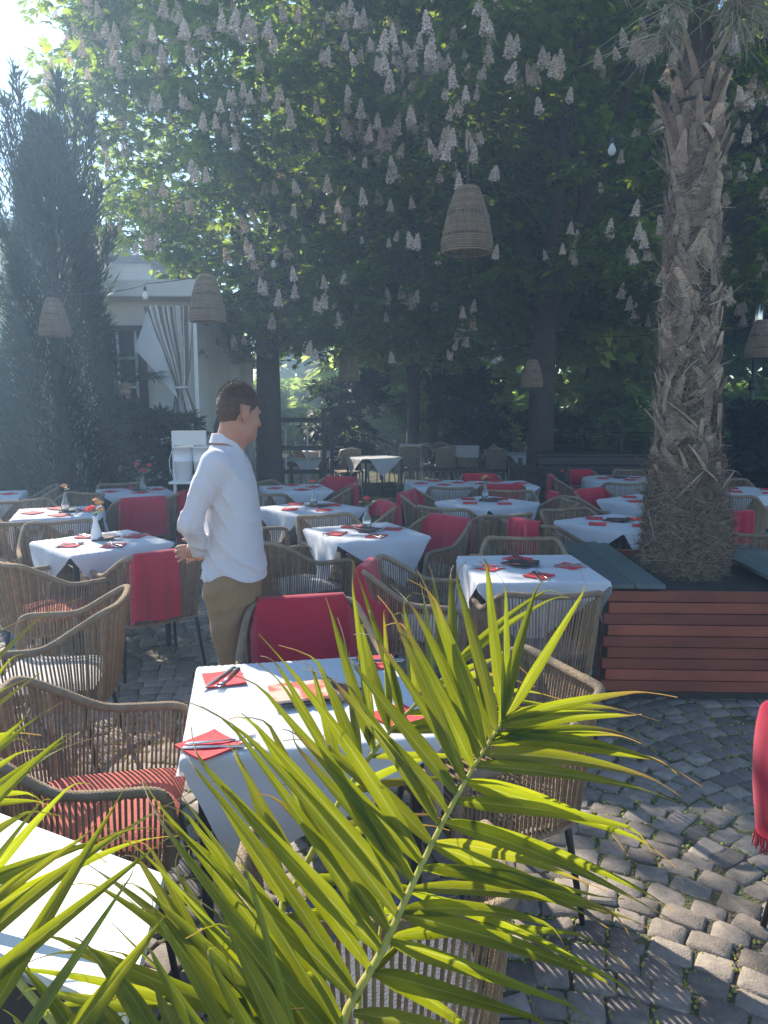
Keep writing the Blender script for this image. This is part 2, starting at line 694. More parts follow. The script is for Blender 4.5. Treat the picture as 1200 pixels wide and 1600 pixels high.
def moss():
    n = 42000
    sel = SETTS[SETTS[:, 1] < 5.2]
    b = sel[rng.integers(0, len(sel), n)]
    a = rng.integers(0, 4, n) * PI / 2 + rng.normal(0, .05, n)
    off = .0535
    t = rng.uniform(-.05, .05, n)
    p = np.stack([b[:, 0] + np.cos(a) * off - np.sin(a) * t, b[:, 1] + np.sin(a) * off + np.cos(a) * t], -1)
    # patchy
    k = np.sin(p[:, 0] * 5.1 + np.sin(p[:, 1] * 4.3) * 2) + np.sin(p[:, 1] * 6.3 + p[:, 0] * 2.7) + rng.normal(0, .6, n)
    p = p[k > -.45]
    n = len(p)
    r = rng.uniform(.003, .0085, n)
    V = np.zeros((n, 5, 3))
    an = rng.uniform(0, PI, n)
    for i in range(4):
        V[:, i, 0] = p[:, 0] + np.cos(an + i * PI / 2) * r
        V[:, i, 1] = p[:, 1] + np.sin(an + i * PI / 2) * r
        V[:, i, 2] = -.0095 + rng.uniform(0, .004, n)
    V[:, 4, 0] = p[:, 0] + rng.normal(0, .002, n)
    V[:, 4, 1] = p[:, 1] + rng.normal(0, .002, n)
    V[:, 4, 2] = -.006 + r * 1.1
    F = np.array([(0, 1, 4), (1, 2, 4), (2, 3, 4), (3, 0, 4)])
    FF = (F[None] + (np.arange(n) * 5)[:, None, None]).reshape(-1, 3)
    return npmesh('moss', V.reshape(-1, 3), FF, attr=np.repeat(rng.uniform(0, 1, n), 5))


M['moss'] = mat('moss', (.34, .36, .07), .9, .3, 6, tone=.5, trans=(.3, .36, .05), tfac=.25)
tag(link('moss', moss(), M['moss']), kind='stuff')


# ------------------------------------------------------------------ foliage
def unit(a):
    return a / np.maximum(np.linalg.norm(a, axis=-1, keepdims=True), 1e-9)


def palmate(C, out, size, rng, nl=5, droop=.35, wide=.17):
    """one palmate leaf (nl leaflets, each a folded diamond) at every C, facing along out"""
    n = len(C)
    h = unit(out * np.array([1, 1, .15]) + rng.normal(0, .45, (n, 3)))
    upv = unit(np.array([0, 0, 1.0]) + rng.normal(0, .35, (n, 3)))
    s = unit(np.cross(upv, h))
    u = np.cross(h, s)
    L = size * rng.uniform(.7, 1.2, n)
    V = np.zeros((n, nl, 4, 3))
    for i in range(nl):
        A = (i - (nl - 1) / 2) * (2.6 / nl) + rng.normal(0, .08, n)
        li = L * (1 - .1 * abs(i - (nl - 1) / 2))
        d = h * np.cos(A)[:, None] + s * np.sin(A)[:, None]
        pr = -h * np.sin(A)[:, None] + s * np.cos(A)[:, None]
        dr = u * (-droop)
        mid = C + d * (li * .62)[:, None] + dr * (li * .22)[:, None]
        tip = C + d * li[:, None] + dr * li[:, None]
        V[:, i, 0] = C
        V[:, i, 1] = mid + pr * (li * wide)[:, None] - u * (li * .05)[:, None]
        V[:, i, 2] = tip
        V[:, i, 3] = mid - pr * (li * wide)[:, None] - u * (li * .05)[:, None]
    V = V.reshape(-1, 3)
    F = np.arange(len(V)).reshape(-1, 4)
    tone = np.repeat(rng.uniform(0, 1, n), nl * 4)
    return V, F, tone


def clumps(c, r, n, rng, inner=.55, zmin=None, keep=None):
    d = unit(rng.normal(0, 1, (n * 3, 3)))
    rad = inner + (1 - inner) * rng.uniform(0, 1, n * 3) ** .6
    # lumpy outline
    lump = 1 + .10 * np.sin(d[:, 0] * 7 + c[0]) * np.sin(d[:, 2] * 6 + 1) + .07 * np.sin(d[:, 1] * 9 + d[:, 0] * 5)
    p = np.array(c) + d * np.array(r) * (rad * lump)[:, None]
    ok = np.ones(len(p), bool)
    if zmin is not None:
        ok &= p[:, 2] > zmin
    if keep is not None:
        ok &= keep(p)
    hole = np.sin(p[:, 0] * 2.1 + 1) * np.sin(p[:, 2] * 2.4 + p[:, 1] * .7) + .5 * np.sin(p[:, 0] * 5 + p[:, 1] * 3.1) * np.sin(p[:, 2] * 4.3)
    ok &= hole < .50
    p, d = p[ok][:n], d[ok][:n]
    return p, d


def crown_mesh(name, c, r, nclump, per, size, seed, zmin=None, keep=None, cr=.55, nl=5, inner=.5, wide=.17):
    rng = np.random.default_rng(seed)
    p, d = clumps(c, r, nclump, rng, inner, zmin, keep)
    m = len(p)
    e = unit(rng.normal(0, 1, (m, per, 3)))
    e[:, :, 2] = np.abs(e[:, :, 2]) * .55 - .1
    scl = cr * rng.uniform(.55, 1.25, (m, 1, 1))
    C = p[:, None, :] + e * scl * rng.uniform(.65, 1, (m, per, 1))
    out = e + d[:, None, :] * .35
    V, F, t = palmate(C.reshape(-1, 3), out.reshape(-1, 3), size, rng, nl, wide=wide)
    t2 = np.repeat(rng.uniform(0, 1, m), per * nl * 4)
    V -= np.array([c[0], c[1], 0])
    return npmesh(name, V, F, attr=np.clip(t * .6 + t2 * .4, 0, 1)), p, d


def limb(mb, a, b, r0, r1, rng, n=7, wob=.18, m=9):
    a, b = Vector(a), Vector(b)
    pts, rs = [], []
    L = (b - a).length
    o = Vector((0, 0, 0))
    for i in range(n + 1):
        t = i / n
        if 0 < i:
            o += Vector((rng.normal(0, wob), rng.normal(0, wob), rng.normal(0, wob * .4))) * L * .08
        pts.append(a.lerp(b, t) + o)
        rs.append(r0 + (r1 - r0) * t)
    mb.tube(pts, rs, m, caps=False)
    return pts


def tree(name, label, cat, base, c, r, trunk_r, forks, seed, nclump, per, size, group=None, zmin=1.9, leafmat='leaf', keep=None, nl=5, cr=.55, fork_z=2.6, lean=(0, 0), inner=.5, wide=.17):
    rg = np.random.default_rng(seed)
    t = thing(name, label, cat, (base[0], base[1], -.03), group=group)
    mb = MB()
    b = Vector((0, 0, 0))
    fk = Vector((lean[0], lean[1], fork_z))
    mb.tube([b, b + Vector((0, 0, .12)), b.lerp(fk, .3), b.lerp(fk, .7), fk], [trunk_r * 1.5, trunk_r * 1.18, trunk_r, trunk_r * .92, trunk_r * .85], 14, caps=False)
    cc = Vector((c[0] - base[0], c[1] - base[1], c[2]))
    for k in range(forks):
        a = 2 * PI * k / forks + rg.uniform(-.4, .4)
        e = cc + Vector((math.cos(a) * r[0] * .55, math.sin(a) * r[1] * .55, rg.uniform(-.25, .55) * r[2]))
        if k == 0:
            e = cc + Vector((0, 0, r[2] * .7))
        pts = limb(mb, fk - Vector((0, 0, .25)), e, trunk_r * .55, trunk_r * .10, rg)
        for q in range(3):
            s_ = pts[2 + q * 2 if 2 + q * 2 < len(pts) else -2]
            e2 = s_ + Vector((rg.normal(0, 1), rg.normal(0, 1), rg.uniform(-.3, .9))) * r[0] * .32
            limb(mb, s_, e2, trunk_r * .2, trunk_r * .05, rg, 5, m=6)
    mb.build('trunk', M['trunk'], t)
    me, p, d = crown_mesh('crown', c, r, nclump, per, size, seed, zmin, keep, cr=cr, nl=nl, inner=inner, wide=wide)
    o = link('crown', me, M[leafmat], t)
    o.location = (c[0] - base[0], c[1] - base[1], .03)
    return t, p, d


def blossom_mesh():
    rg = np.random.default_rng(9)
    mb = MB()
    H = .25
    n = 95
    for i in range(n):
        t = (i / n)
        z = t * H
        rr = (.056 * (1 - t) ** .65 + .006) * (1 + .18 * math.sin(i * 1.7))
        a = i * 2.4
        c = Vector((math.cos(a) * rr, math.sin(a) * rr, z + rg.normal(0, .005)))
        s = .019 * (1 - .45 * t) * rg.uniform(.6, 1.4)
        mb.tone = float(rg.uniform(0, 1))
        vs = [c + Vector(v) * s for v in ((1, 0, 0), (-1, 0, 0), (0, 1, 0), (0, -1, 0), (0, 0, .8), (0, 0, -.8))]
        mb.add(vs, [(0, 2, 4), (2, 1, 4), (1, 3, 4), (3, 0, 4), (2, 0, 5), (1, 2, 5), (3, 1, 5), (0, 3, 5)])
    mb.tone = .1
    mb.tube([(0, 0, -.05), (0, 0, H)], [.006, .003], 5)
    return mb.mesh('blossom')


BLOS = blossom_mesh()
BLOS.materials.append(M['blossom'])


def add_blossoms(t, base, n, seed, pick, extra=0):
    """blossom spikes standing on the leaves of the side of the crown that faces the terrace"""
    rg = np.random.default_rng(seed)
    bv = BV[t.name]
    k = tries = 0
    stuff = []
    done = []
    eye = Vector((0, 0, HCAM))
    while k < n + extra and tries < 30000:
        tries += 1
        sx, sy = rg.uniform(-.5, .52), rg.uniform(.03, .50)
        # flowers come in loose rows along the boughs
        if math.sin(sy * 60 + math.sin(sx * 9) * 1.6) + rg.normal(0, .8) < .0:
            continue
        if not pick(sx, sy, rg):
            continue
        d = Vector((sx, 1, sy)).normalized()
        hit = bv.ray_cast(eye, d)
        if hit[0] is None:
            continue
        if any(b.ray_cast(eye, d, hit[3])[0] is not None for k_, b in BV.items() if b is not bv):
            continue
        p = hit[0] - d * .20
        sc = rg.uniform(.52, .86)
        for q in range(int(rg.integers(1, 4))):
            pp = p + Vector((rg.normal(0, .20), rg.normal(0, .08), rg.normal(0, .16))) * (q > 0)
            loc = (pp.x - base[0], pp.y - base[1], pp.z + .03 - .08)
            rot = (rg.normal(0, .14), rg.normal(0, .14), rg.uniform(0, 6))
            s = sc * rg.uniform(.8, 1.1)
            if k < n:
                o = bpy.data.objects.new('blossom', BLOS)
                COL.objects.link(o)
                o.parent = t
                o.location, o.rotation_euler, o.scale = loc, rot, (s, s, s)
            elif k < n + extra:
                stuff.append(Matrix.LocRotScale(Vector(loc), Euler(rot), Vector((s, s, s))))
            k += 1
    if stuff:
        bm = bmesh.new()
        for mt in stuff:
            b0 = len(bm.verts)
            bm.from_mesh(BLOS)
            bm.verts.ensure_lookup_table()
            bmesh.ops.transform(bm, matrix=mt, verts=bm.verts[b0:])
        me = bpy.data.meshes.new('blossoms')
        bm.to_mesh(me)
        bm.free()
        tag(link('blossoms', me, M['blossom'], t), kind='stuff')


def pickA(sx, sy, rg):
    px = 600 + sx * 1100
    py = 630 - sy * 1100
    w_ = .55 + .45 * min(1, max(0, (sy - .1) / .25))
    return px > 90 and rg.uniform() < w_


CB, RB = (-.75, 12.6, 7.2), (4.3, 4.5, 5.4)
CA, RA = (3.4, 11.9, 7.0), (4.7, 4.9, 5.2)
CC, RC = (8.8, 13.0, 7.6), (4.2, 4.6, 5.2)
GB = 'flowering chestnuts over the terrace'
tB, _, _ = tree('chestnut_tree', 'big flowering chestnut with its crown edge against the sky, behind the man', 'tree', (-1.85, 12.0), CB, RB, .20, 6, 11, 2100, 30, .135, GB, zmin=2.3, inner=.62, cr=.5, fork_z=3.2)
tA, _, _ = tree('chestnut_tree', 'flowering chestnut with the thick forked trunk, behind the large wicker shade', 'tree', (2.45, 11.6), CA, RA, .21, 7, 12, 1150, 30, .135, GB, zmin=2.85, inner=.80, cr=.5, fork_z=3.0)
tC, _, _ = tree('chestnut_tree', 'dark chestnut with few flowers, standing behind the palm trunk', 'tree', (4.75, 12.6), CC, RC, .22, 6, 13, 450, 28, .135, GB, zmin=3.5, inner=.75, fork_z=4.2, lean=(.5, 0))
BV = {}
for t_ in (tA, tB, tC):
    cr = [o for o in t_.children if o.name.startswith('crown')][0]
    off = cr.location + t_.location
    BV[t_.name] = BVHTree.FromPolygons([v.co + off for v in cr.data.vertices], [p.vertices for p in cr.data.polygons])
add_blossoms(tB, (-1.85, 12.0), 100, 21, lambda sx, sy, rg: sx < .12 and pickA(sx, sy, rg), 300)
add_blossoms(tA, (2.45, 11.6), 100, 22, lambda sx, sy, rg: sx > -.05 and pickA(sx, sy, rg), 230)
add_blossoms(tC, (4.75, 12.6), 30, 23, lambda sx, sy, rg: sx > .35 and sy > .3)

# slimmer trees and the park beyond
GP = 'park trees behind the terrace'
parkm, _, _ = crown_mesh('crown', (0, 0, 5.2), (3.4, 3.0, 3.8), 300, 16, .42, 31, zmin=1.6, nl=3, cr=.8, wide=.28)


def park(label, x, y, s, k, leafmat='leafbright', tr=.16, zc=0.0, nm='park_tree', grp=GP):
    t = thing(nm, label, 'tree', (x, y, -.03), group=grp)
    rg = np.random.default_rng(k)
    mb = MB()
    limb(mb, (0, 0, 0), (rg.normal(0, .15), 0, 5 * s), tr, tr * .4, rg, 6, wob=.06, m=10)
    for q in range(5):
        limb(mb, (0, 0, (2 + q * .5) * s), (rg.normal(0, 1.3) * s, rg.normal(0, 1) * s, (4.4 + q * .4) * s), tr * .4, tr * .1, rg, 4, m=6)
    mb.build('trunk', M['trunk'], t)
    me = parkm.copy()
    me.materials.clear()
    o = link('crown', me, M[leafmat], t)
    o.scale = (s, s, s)
    o.rotation_euler = (0, 0, k * 1.3)
    o.location = (0, 0, zc)
    return t


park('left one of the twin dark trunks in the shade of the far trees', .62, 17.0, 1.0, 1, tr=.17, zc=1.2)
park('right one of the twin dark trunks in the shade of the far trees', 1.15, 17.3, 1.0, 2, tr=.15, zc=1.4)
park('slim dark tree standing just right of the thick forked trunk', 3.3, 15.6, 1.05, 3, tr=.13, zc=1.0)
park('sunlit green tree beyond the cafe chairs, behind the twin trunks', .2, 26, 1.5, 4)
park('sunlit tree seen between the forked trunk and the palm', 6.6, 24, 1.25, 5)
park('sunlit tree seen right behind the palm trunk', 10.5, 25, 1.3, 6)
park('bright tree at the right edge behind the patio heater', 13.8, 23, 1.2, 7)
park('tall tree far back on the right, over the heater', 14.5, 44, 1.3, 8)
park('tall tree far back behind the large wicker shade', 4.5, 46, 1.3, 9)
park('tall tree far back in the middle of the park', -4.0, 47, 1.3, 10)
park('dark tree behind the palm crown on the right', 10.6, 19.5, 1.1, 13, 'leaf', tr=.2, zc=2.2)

# shrubs and hedge
shrm, _, _ = crown_mesh('foliage', (0, 0, .85), (.62, .5, .85), 60, 16, .17, 33, zmin=.1, nl=5, cr=.26, inner=.2, wide=.13)


def shrub(label, x, y, s, k, lm='leafdark', nm='potted_shrub', grp='shrubs along the back of the terrace', sc=(1, 1, 1), pot=True):
    t = thing(nm, label, 'shrub', (x, y, 0), k, group=grp)
    me = shrm.copy()
    o = link('foliage', me, M[lm], t)
    o.scale = (s * sc[0], s * sc[1], s * sc[2])
    o.location = (0, 0, .25 if pot else -.1)
    if pot:
        mb = MB()
        mb.lathe([(.01, 0), (.15, 0), (.20, .34), (.22, .34), (.22, .38), (.18, .38), (.17, .33), (.0, .33)], n=18)
        mb.build('pot', M['darkwood'], t)
    st = MB()
    rg = np.random.default_rng(int(k * 7) + 1)
    for q in range(5):
        limb(st, (0, 0, .2 if pot else -.02), (rg.normal(0, .2), rg.normal(0, .2), 1.0 * s), .014, .005, rg, 4, m=5)
    st.build('stem', M['trunk'], t)
    return t


x = D(545, 700, 12.5)
shrub('tall loose dark shrub beyond the far cafe tables, left of the twin trunks', D(545, 700, 15.6).x, 15.6, 1.35, 1, sc=(1, 1, 1))
shrub('loose dark shrub beside the forked trunk, left of it', D(735, 700, 16.2).x, 16.2, 1.4, 2, sc=(1.0, 1, 1))
shrub('dark shrub right of the forked trunk, above the dark planter box', D(868, 700, 12.6).x, 12.6, .9, 3)
shrub('dark leafy shrub in front of the white building, left of the cream stand', D(235, 700, 8.9).x, 8.9, .95, 4)
shrub('dark shrub behind the palm on the right', D(1160, 700, 10.8).x, 10.8, .95, 5, sc=(1.3, 1, 1))
shrub('dark shrub at the right edge behind the round table', D(1235, 700, 10.2).x, 10.2, .95, 6, sc=(1.3, 1, 1))
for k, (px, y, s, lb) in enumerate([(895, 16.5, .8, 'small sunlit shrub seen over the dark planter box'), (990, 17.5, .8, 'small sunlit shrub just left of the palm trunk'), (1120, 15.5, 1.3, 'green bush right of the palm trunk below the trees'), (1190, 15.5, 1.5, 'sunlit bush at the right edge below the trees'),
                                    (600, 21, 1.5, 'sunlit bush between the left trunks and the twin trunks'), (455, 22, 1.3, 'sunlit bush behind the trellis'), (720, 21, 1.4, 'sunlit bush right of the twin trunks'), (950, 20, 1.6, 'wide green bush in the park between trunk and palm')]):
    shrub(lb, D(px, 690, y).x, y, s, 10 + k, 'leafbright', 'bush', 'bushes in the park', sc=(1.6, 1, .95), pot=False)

hg = np.random.default_rng(5)
HV, HF, HT = palmate(np.stack([hg.uniform(-24, 30, 16000), 29 + hg.normal(0, .5, 16000), hg.uniform(0, 2.6, 16000)], -1), np.tile([0, -1.0, 0], (16000, 1)), .42, hg, 3, wide=.28)
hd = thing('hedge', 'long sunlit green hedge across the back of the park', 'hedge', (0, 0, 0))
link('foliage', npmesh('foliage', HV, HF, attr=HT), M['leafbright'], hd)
hs = MB()
for i in range(28):
    hs.tube([(-24 + i * 2, 29, -.03), (-24 + i * 2 + .2, 29, 2.2)], [.05, .02], 6)
hs.build('stem', M['trunk'], hd)


# conifer column on the left
def conifer(label, x, y, H, R, seed, plumes, n=26000):
    rg = np.random.default_rng(seed)
    t = thing('cypress_tree', label, 'tree', (x, y, -.03))
    z = rg.uniform(.15, H, n)
    a = rg.uniform(0, 2 * PI, n)
    prof = R * np.clip(1.05 - (z / H) ** 2.2 * .95, .08, 1) * (1 + .16 * np.sin(a * 5 + z * 1.7) + .1 * np.sin(z * 5 + a * 3))
    rr = prof * rg.uniform(.7, 1.0, n) ** .5
    C = np.stack([rr * np.cos(a), rr * np.sin(a), z], -1)
    out = np.stack([np.cos(a) * .7, np.sin(a) * .7, np.ones(n) * .9], -1)
    d = unit(out + rg.normal(0, .35, (n, 3)))
    PV, PD = [C], [d]
    for (ang, z0, ln, tilt) in plumes:
        m = 420
        s = rg.uniform(0, 1, m)
        bx = np.stack([np.cos(ang) * (R * .5 + s * ln * tilt), np.sin(ang) * (R * .5 + s * ln * tilt), z0 + s * ln], -1)
        sp = (1 - s)[:, None] * .10 + .015
        PV.append(bx + rg.normal(0, 1, (m, 3)) * sp)
        PD.append(unit(np.stack([np.cos(ang) * tilt + rg.normal(0, .5, m), np.sin(ang) * tilt + rg.normal(0, .5, m), np.ones(m)], -1)))
    C, d = np.concatenate(PV), np.concatenate(PD)
    n = len(C)
    s = unit(np.cross(d, rg.normal(0, 1, (n, 3))))
    L = rg.uniform(.10, .22, n)[:, None]
    V = np.stack([C, C + d * L * .5 + s * .010, C + d * L, C + d * L * .5 - s * .010], 1).reshape(-1, 3)
    link('foliage', npmesh('foliage', V, np.arange(n * 4).reshape(-1, 4), attr=np.repeat(rg.uniform(0, 1, n), 4)), M['leafdark'], t)
    mb = MB()
    mb.tube([(0, 0, 0), (0, 0, H * .95)], [.13, .03], 8)
    for (ang, z0, ln, tilt) in plumes:
        c_, s_ = math.cos(ang), math.sin(ang)
        mb.tube([(c_ * R * .3, s_ * R * .3, z0 - .5), (c_ * R * .5, s_ * R * .5, z0), (c_ * (R * .5 + ln * tilt), s_ * (R * .5 + ln * tilt), z0 + ln)], [.02, .014, .004], 5)
    mb.build('trunk', M['trunk'], t)
    return t


p_ = D(100, 700, 9.0)
conifer('dark cypress at the left with feathery top shoots, in front of the brown roof', p_.x, 9.0, 4.9, .60, 3,
        [(PI * .95, 3.9, 1.5, .34), (PI * .8, 4.0, 1.6, .15), (PI * .3, 4.0, 1.2, .1), (PI * 1.1, 3.3, 1.4, .45), (.1, 3.8, 1.2, .2), (-.6, 4.2, 1.1, .02), (PI * 1.3, 3.0, 1.2, .45), (0, 3.2, 1.0, .3), (PI, 3.9, 1.2, .1), (.3, 2.8, .9, .4), (PI * 1.05, 2.5, 1.0, .5)])
p_ = D(20, 700, 9.8)
conifer('lower dark cypress at the left edge beside the white lattice', p_.x - .35, 9.8, 2.6, .5, 7, [], 7000)

# ================================================================== FURNITURE
# ---- rope armchair; local: faces +y, origin on the ground under the seat
def smooth_path(ctrl, n):
    """Catmull-Rom through ctrl, n points evenly spaced"""
    c = [Vector(p) for p in ctrl]
    c = [c[0] * 2 - c[1]] + c + [c[-1] * 2 - c[-2]]
    pts = []
    for i in range(1, len(c) - 2):
        for k in range(16):
            t = k / 16
            a, b, d, e = c[i - 1], c[i], c[i + 1], c[i + 2]
            pts.append(.5 * ((2 * b) + (d - a) * t + (2 * a - 5 * b + 4 * d - e) * t * t + (3 * b - a - 3 * d + e) * t ** 3))
    pts.append(c[-2])
    L = [0]
    for i in range(1, len(pts)):
        L.append(L[-1] + (pts[i] - pts[i - 1]).length)
    out = []
    j = 0
    for k in range(n):
        s = L[-1] * k / (n - 1)
        while j < len(L) - 2 and L[j + 1] < s:
            j += 1
        f = (s - L[j]) / max(1e-9, L[j + 1] - L[j])
        out.append(pts[j].lerp(pts[j + 1], f))
    return out


TOPH = [(.285, .262, .40), (.292, .268, .50), (.296, .255, .600), (.300, .215, .632), (.302, .12, .636), (.300, .0, .640), (.292, -.07, .662), (.270, -.17, .722), (.245, -.255, .772), (.215, -.292, .787), (.16, -.305, .785), (.06, -.312, .78)]
BOTH = [(.270, .250, .385), (.272, .245, .382), (.273, .235, .378), (.273, .20, .372), (.270, .11, .366), (.264, -.01, .36), (.256, -.09, .357), (.240, -.165, .354), (.215, -.222, .352), (.175, -.243, .35), (.125, -.25, .35), (.045, -.253, .35)]
TOPC = TOPH + [(-x, y, z) for x, y, z in TOPH[::-1]]
BOTC = BOTH + [(-x, y, z) for x, y, z in BOTH[::-1]]


def wrapped(mb, ctrl, r, pitch, n=8):
    L = sum((Vector(ctrl[i + 1]) - Vector(ctrl[i])).length for i in range(len(ctrl) - 1))
    k = int(L / pitch)
    pts = smooth_path(ctrl, k * 2 + 1)
    mb.tube(pts, [r * (1.0 if i % 2 else .80) for i in range(len(pts))], n)


def make_chair(name, cush, near=True):
    t = thing(name, 'rope armchair', 'chair')
    mb = MB()
    wrapped(mb, TOPC, .0175, .0105 if near else .03, 8 if near else 6)
    mb.build('top_rail', M['railrope'], t)
    mb = MB()
    wrapped(mb, BOTC, .011, .009 if near else .03, 6)
    mb.build('lower_rail', M['railrope'], t)
    rg = np.random.default_rng(2)
    N = 128 if near else 96
    tp = smooth_path(TOPC, N)
    # the same share of every control segment on the lower rail keeps the ropes upright
    cum = [0]
    for i in range(len(TOPC) - 1):
        cum.append(cum[-1] + (Vector(TOPC[i + 1]) - Vector(TOPC[i])).length)
    bt = []
    for i in range(N):
        s_ = cum[-1] * i / (N - 1)
        j = max(q for q in range(len(cum) - 1) if cum[q] <= s_ + 1e-9)
        bt.append(Vector(BOTC[j]).lerp(Vector(BOTC[j + 1]), (s_ - cum[j]) / (cum[j + 1] - cum[j])))
    mb = MB()
    for i in range(6, N - 6):
        a, b = tp[i], bt[i]
        o = Vector((a.x, a.y, 0)).normalized() * .004
        mid = a.lerp(b, .5) + o * 1.2 + Vector((rg.normal(0, .0012), rg.normal(0, .0012), 0))
        mb.tone = float(rg.uniform(.15, .85))
        mb.tube([a + o, mid, b + o], .0046, 5, caps=False)
    # rope wraps closing the front of each arm
    for s in (-1, 1):
        for k in range(10):
            z = .385 + k * .022
            mb.tone = float(rg.uniform(.2, .8))
    mb.build('rope_webbing', M['rope'], t)
    mb = MB()
    mb.tone = .3
    for k in range(22):                       # woven seat base
        y = -.20 + k * .0205
        wv = .235 + .02 * (k / 21)
        mb.tube([(-wv, y, .385), (0, y, .378), (wv, y, .385)], .0075, 5)
    mb.build('seat', M['rope'], t)
    if cush:
        mb = MB()
        bm = bmesh.new()
        bmesh.ops.create_grid(bm, x_segments=14, y_segments=14, size=1)
        V, F = [], [[v.index for v in f.verts] for f in bm.faces]
        top = []
        for v in bm.verts:
            x, y = v.co.x, v.co.y
            k = (max(0, 1 - abs(x) ** 4.0) * max(0, 1 - abs(y) ** 4.0)) ** .45
            ww = .235 * (1 - .05 * (abs(y) ** 6)) + .012 * y
            top.append((x * ww, y * .232 + .02, k))
        bm.free()
        n = len(top)
        vs = [(a, b, .425 + .035 * k) for a, b, k in top] + [(a, b, .425 - .028 * k) for a, b, k in top]
        mb.add(vs, F + [[i + n for i in f][::-1] for f in F], True)
        mb.build('seat_cushion', M[cush], t)
    for sx in (-1, 1):
        for sy in (-1, 1):
            mb = MB()
            yb = .20 if sy > 0 else -.17
            mb.tube([(sx * .225, yb, .372), (sx * .235, yb + sy * .01, .30), (sx * .262, yb + sy * .055, .006)], [.0125, .012, .010], 8)
            mb.build('leg', M['black'], t)
    mb = MB()
    mb.tube([(-.235, .20, .352), (.235, .20, .352)], .009, 6)
    mb.tube([(-.235, -.17, .345), (.235, -.17, .345)], .009, 6)
    mb.tube([(-.232, -.17, .348), (-.232, .20, .355)], .009, 6)
    mb.tube([(.232, -.17, .348), (.232, .20, .355)], .009, 6)
    mb.build('seat_frame', M['black'], t)
    return t


CH = {}


def chair(bx, by, f, label, cush=None, near=True, group='rope armchairs around the terrace tables', nm='rope_armchair'):
    """bx, by: middle of the top of the back; f: direction the chair faces, degrees from +x"""
    a = math.radians(f)
    x, y = bx + math.cos(a) * .30, by + math.sin(a) * .30
    k = (cush, near)
    if k not in CH:
        CH[k] = make_chair(nm, cush, near)
    fresh(CH[k], label, (x, y, 0), a - PI / 2, group)
    return (x, y, a - PI / 2)


# ---- blanket over a chair's back rail (local chair frame)
def blanket_mesh(x0, x1, inner, outer, seed, fringe=False, n=26, bulge=.0, skew=0.0):
    rg = np.random.default_rng(seed)
    prof = []
    # outside hem -> over the rail -> inside hem, (y, z)
    k1 = 9
    for i in range(k1):
        t = i / k1
        prof.append((-.352 - .012 * math.sin(t * 3) + .02 * (1 - t), .785 - outer * (1 - t)))
    for i in range(7):
        a = PI - PI * i / 6
        prof.append((-.312 + math.cos(a) * .036, .788 + math.sin(a) * .028 + .004))
    for i in range(1, k1 + 1):
        t = i / k1
        prof.append((-.276 + .07 * t * inner / .35, .785 - inner * t))
    m = len(prof)
    ph = rg.uniform(0, 6, 6)
    V = []
    for i, (y, z) in enumerate(prof):
        for j in range(n):
            u = j / (n - 1)
            x = x0 + (x1 - x0) * u
            far = min(1, abs(i - (k1 + 3)) / k1)
            wv = (math.sin(u * 15 + ph[0] + i * .05) * .008 + math.sin(u * 29 + ph[1] - i * .08) * .004 + math.sin(u * 5 + ph[2]) * .010) * far
            zz = z + (math.sin(u * 4 + ph[3]) * .012 - skew * (u - .5)) * far * (1 if i < k1 else -.3)
            # follow the rail: it drops and comes forward towards the arms
            ax = abs(x)
            if ax > .20:
                e = ax - .20
                zz -= min(.16, e * 1.5)
                y_ = y + min(.30, e * 1.6)
                x = math.copysign(.20 + e * .55, x)
            else:
                y_ = y
            xx = x * (1 + .05 * far) + math.sin(i * .5 + ph[4]) * .004
            V.append((xx, y_ + (wv - .002 * far) * (1 if i > k1 + 3 else -1.2) - (bulge * math.sin(u * PI) * far if i < k1 else 0), zz))
    th = .007
    F = []
    for i in range(m - 1):
        for j in range(n - 1):
            F.append((i * n + j, i * n + j + 1, (i + 1) * n + j + 1, (i + 1) * n + j))
    mb = MB()
    V = [Vector(v) for v in V]
    N = []
    for i in range(m):
        for j in range(n):
            a = V[min(i + 1, m - 1) * n + j] - V[max(i - 1, 0) * n + j]
            b = V[i * n + min(j + 1, n - 1)] - V[i * n + max(j - 1, 0)]
            N.append(a.cross(b).normalized())
    o = len(V)
    V2 = V + [v + q * th for v, q in zip(V, N)]
    F2 = F + [tuple(o + k for k in f[::-1]) for f in F]
    for i in range(m - 1):
        for j in (0, n - 1):
            F2.append((i * n + j, (i + 1) * n + j, o + (i + 1) * n + j, o + i * n + j))
    for i in (0, m - 1):
        for j in range(n - 1):
            F2.append((i * n + j, i * n + j + 1, o + i * n + j + 1, o + i * n + j))
    mb.add(V2, F2, True)
    if fringe:
        for i, sgn in ((0, -1), (m - 1, -1)):
            for j in range((n - 1) * 2):
                a = V[i * n + j // 2].lerp(V[i * n + min(n - 1, j // 2 + 1)], (j % 2) * .5 + .1)
                q = Vector((rg.normal(0, .006), rg.normal(0, .006), -.055))
                mb.tube([a, a + q * .5, a + q], [.0042, .0036, .002], 4, caps=False)
    return mb.mesh('blanket')


BL = {}


def blanket(pos, label, kind=0, fringe=False, custom=None):
    """pos as returned by chair()"""
    specs = [(-.21, .23, .30, .34), (-.24, .06, .26, .38), (-.10, .26, .20, .42), (-.22, .22, .22, .30), (-.24, .24, .33, .34)]
    key = custom or (kind, fringe)
    if key not in BL:
        sp = custom if custom else specs[kind]
        BL[key] = blanket_mesh(sp[0], sp[1], sp[2], sp[3], hash(str(key)) % 91 if False else (len(BL) * 7 + 3), fringe)
    o = link('blanket', BL[key], M['blanket'])
    o.location = (pos[0], pos[1], 0)
    o.rotation_euler = (0, 0, pos[2])
    tag(o, label, 'blanket', 'red blankets on the chairs')
    return o


# ---- tables with cloths
TH_ = .75


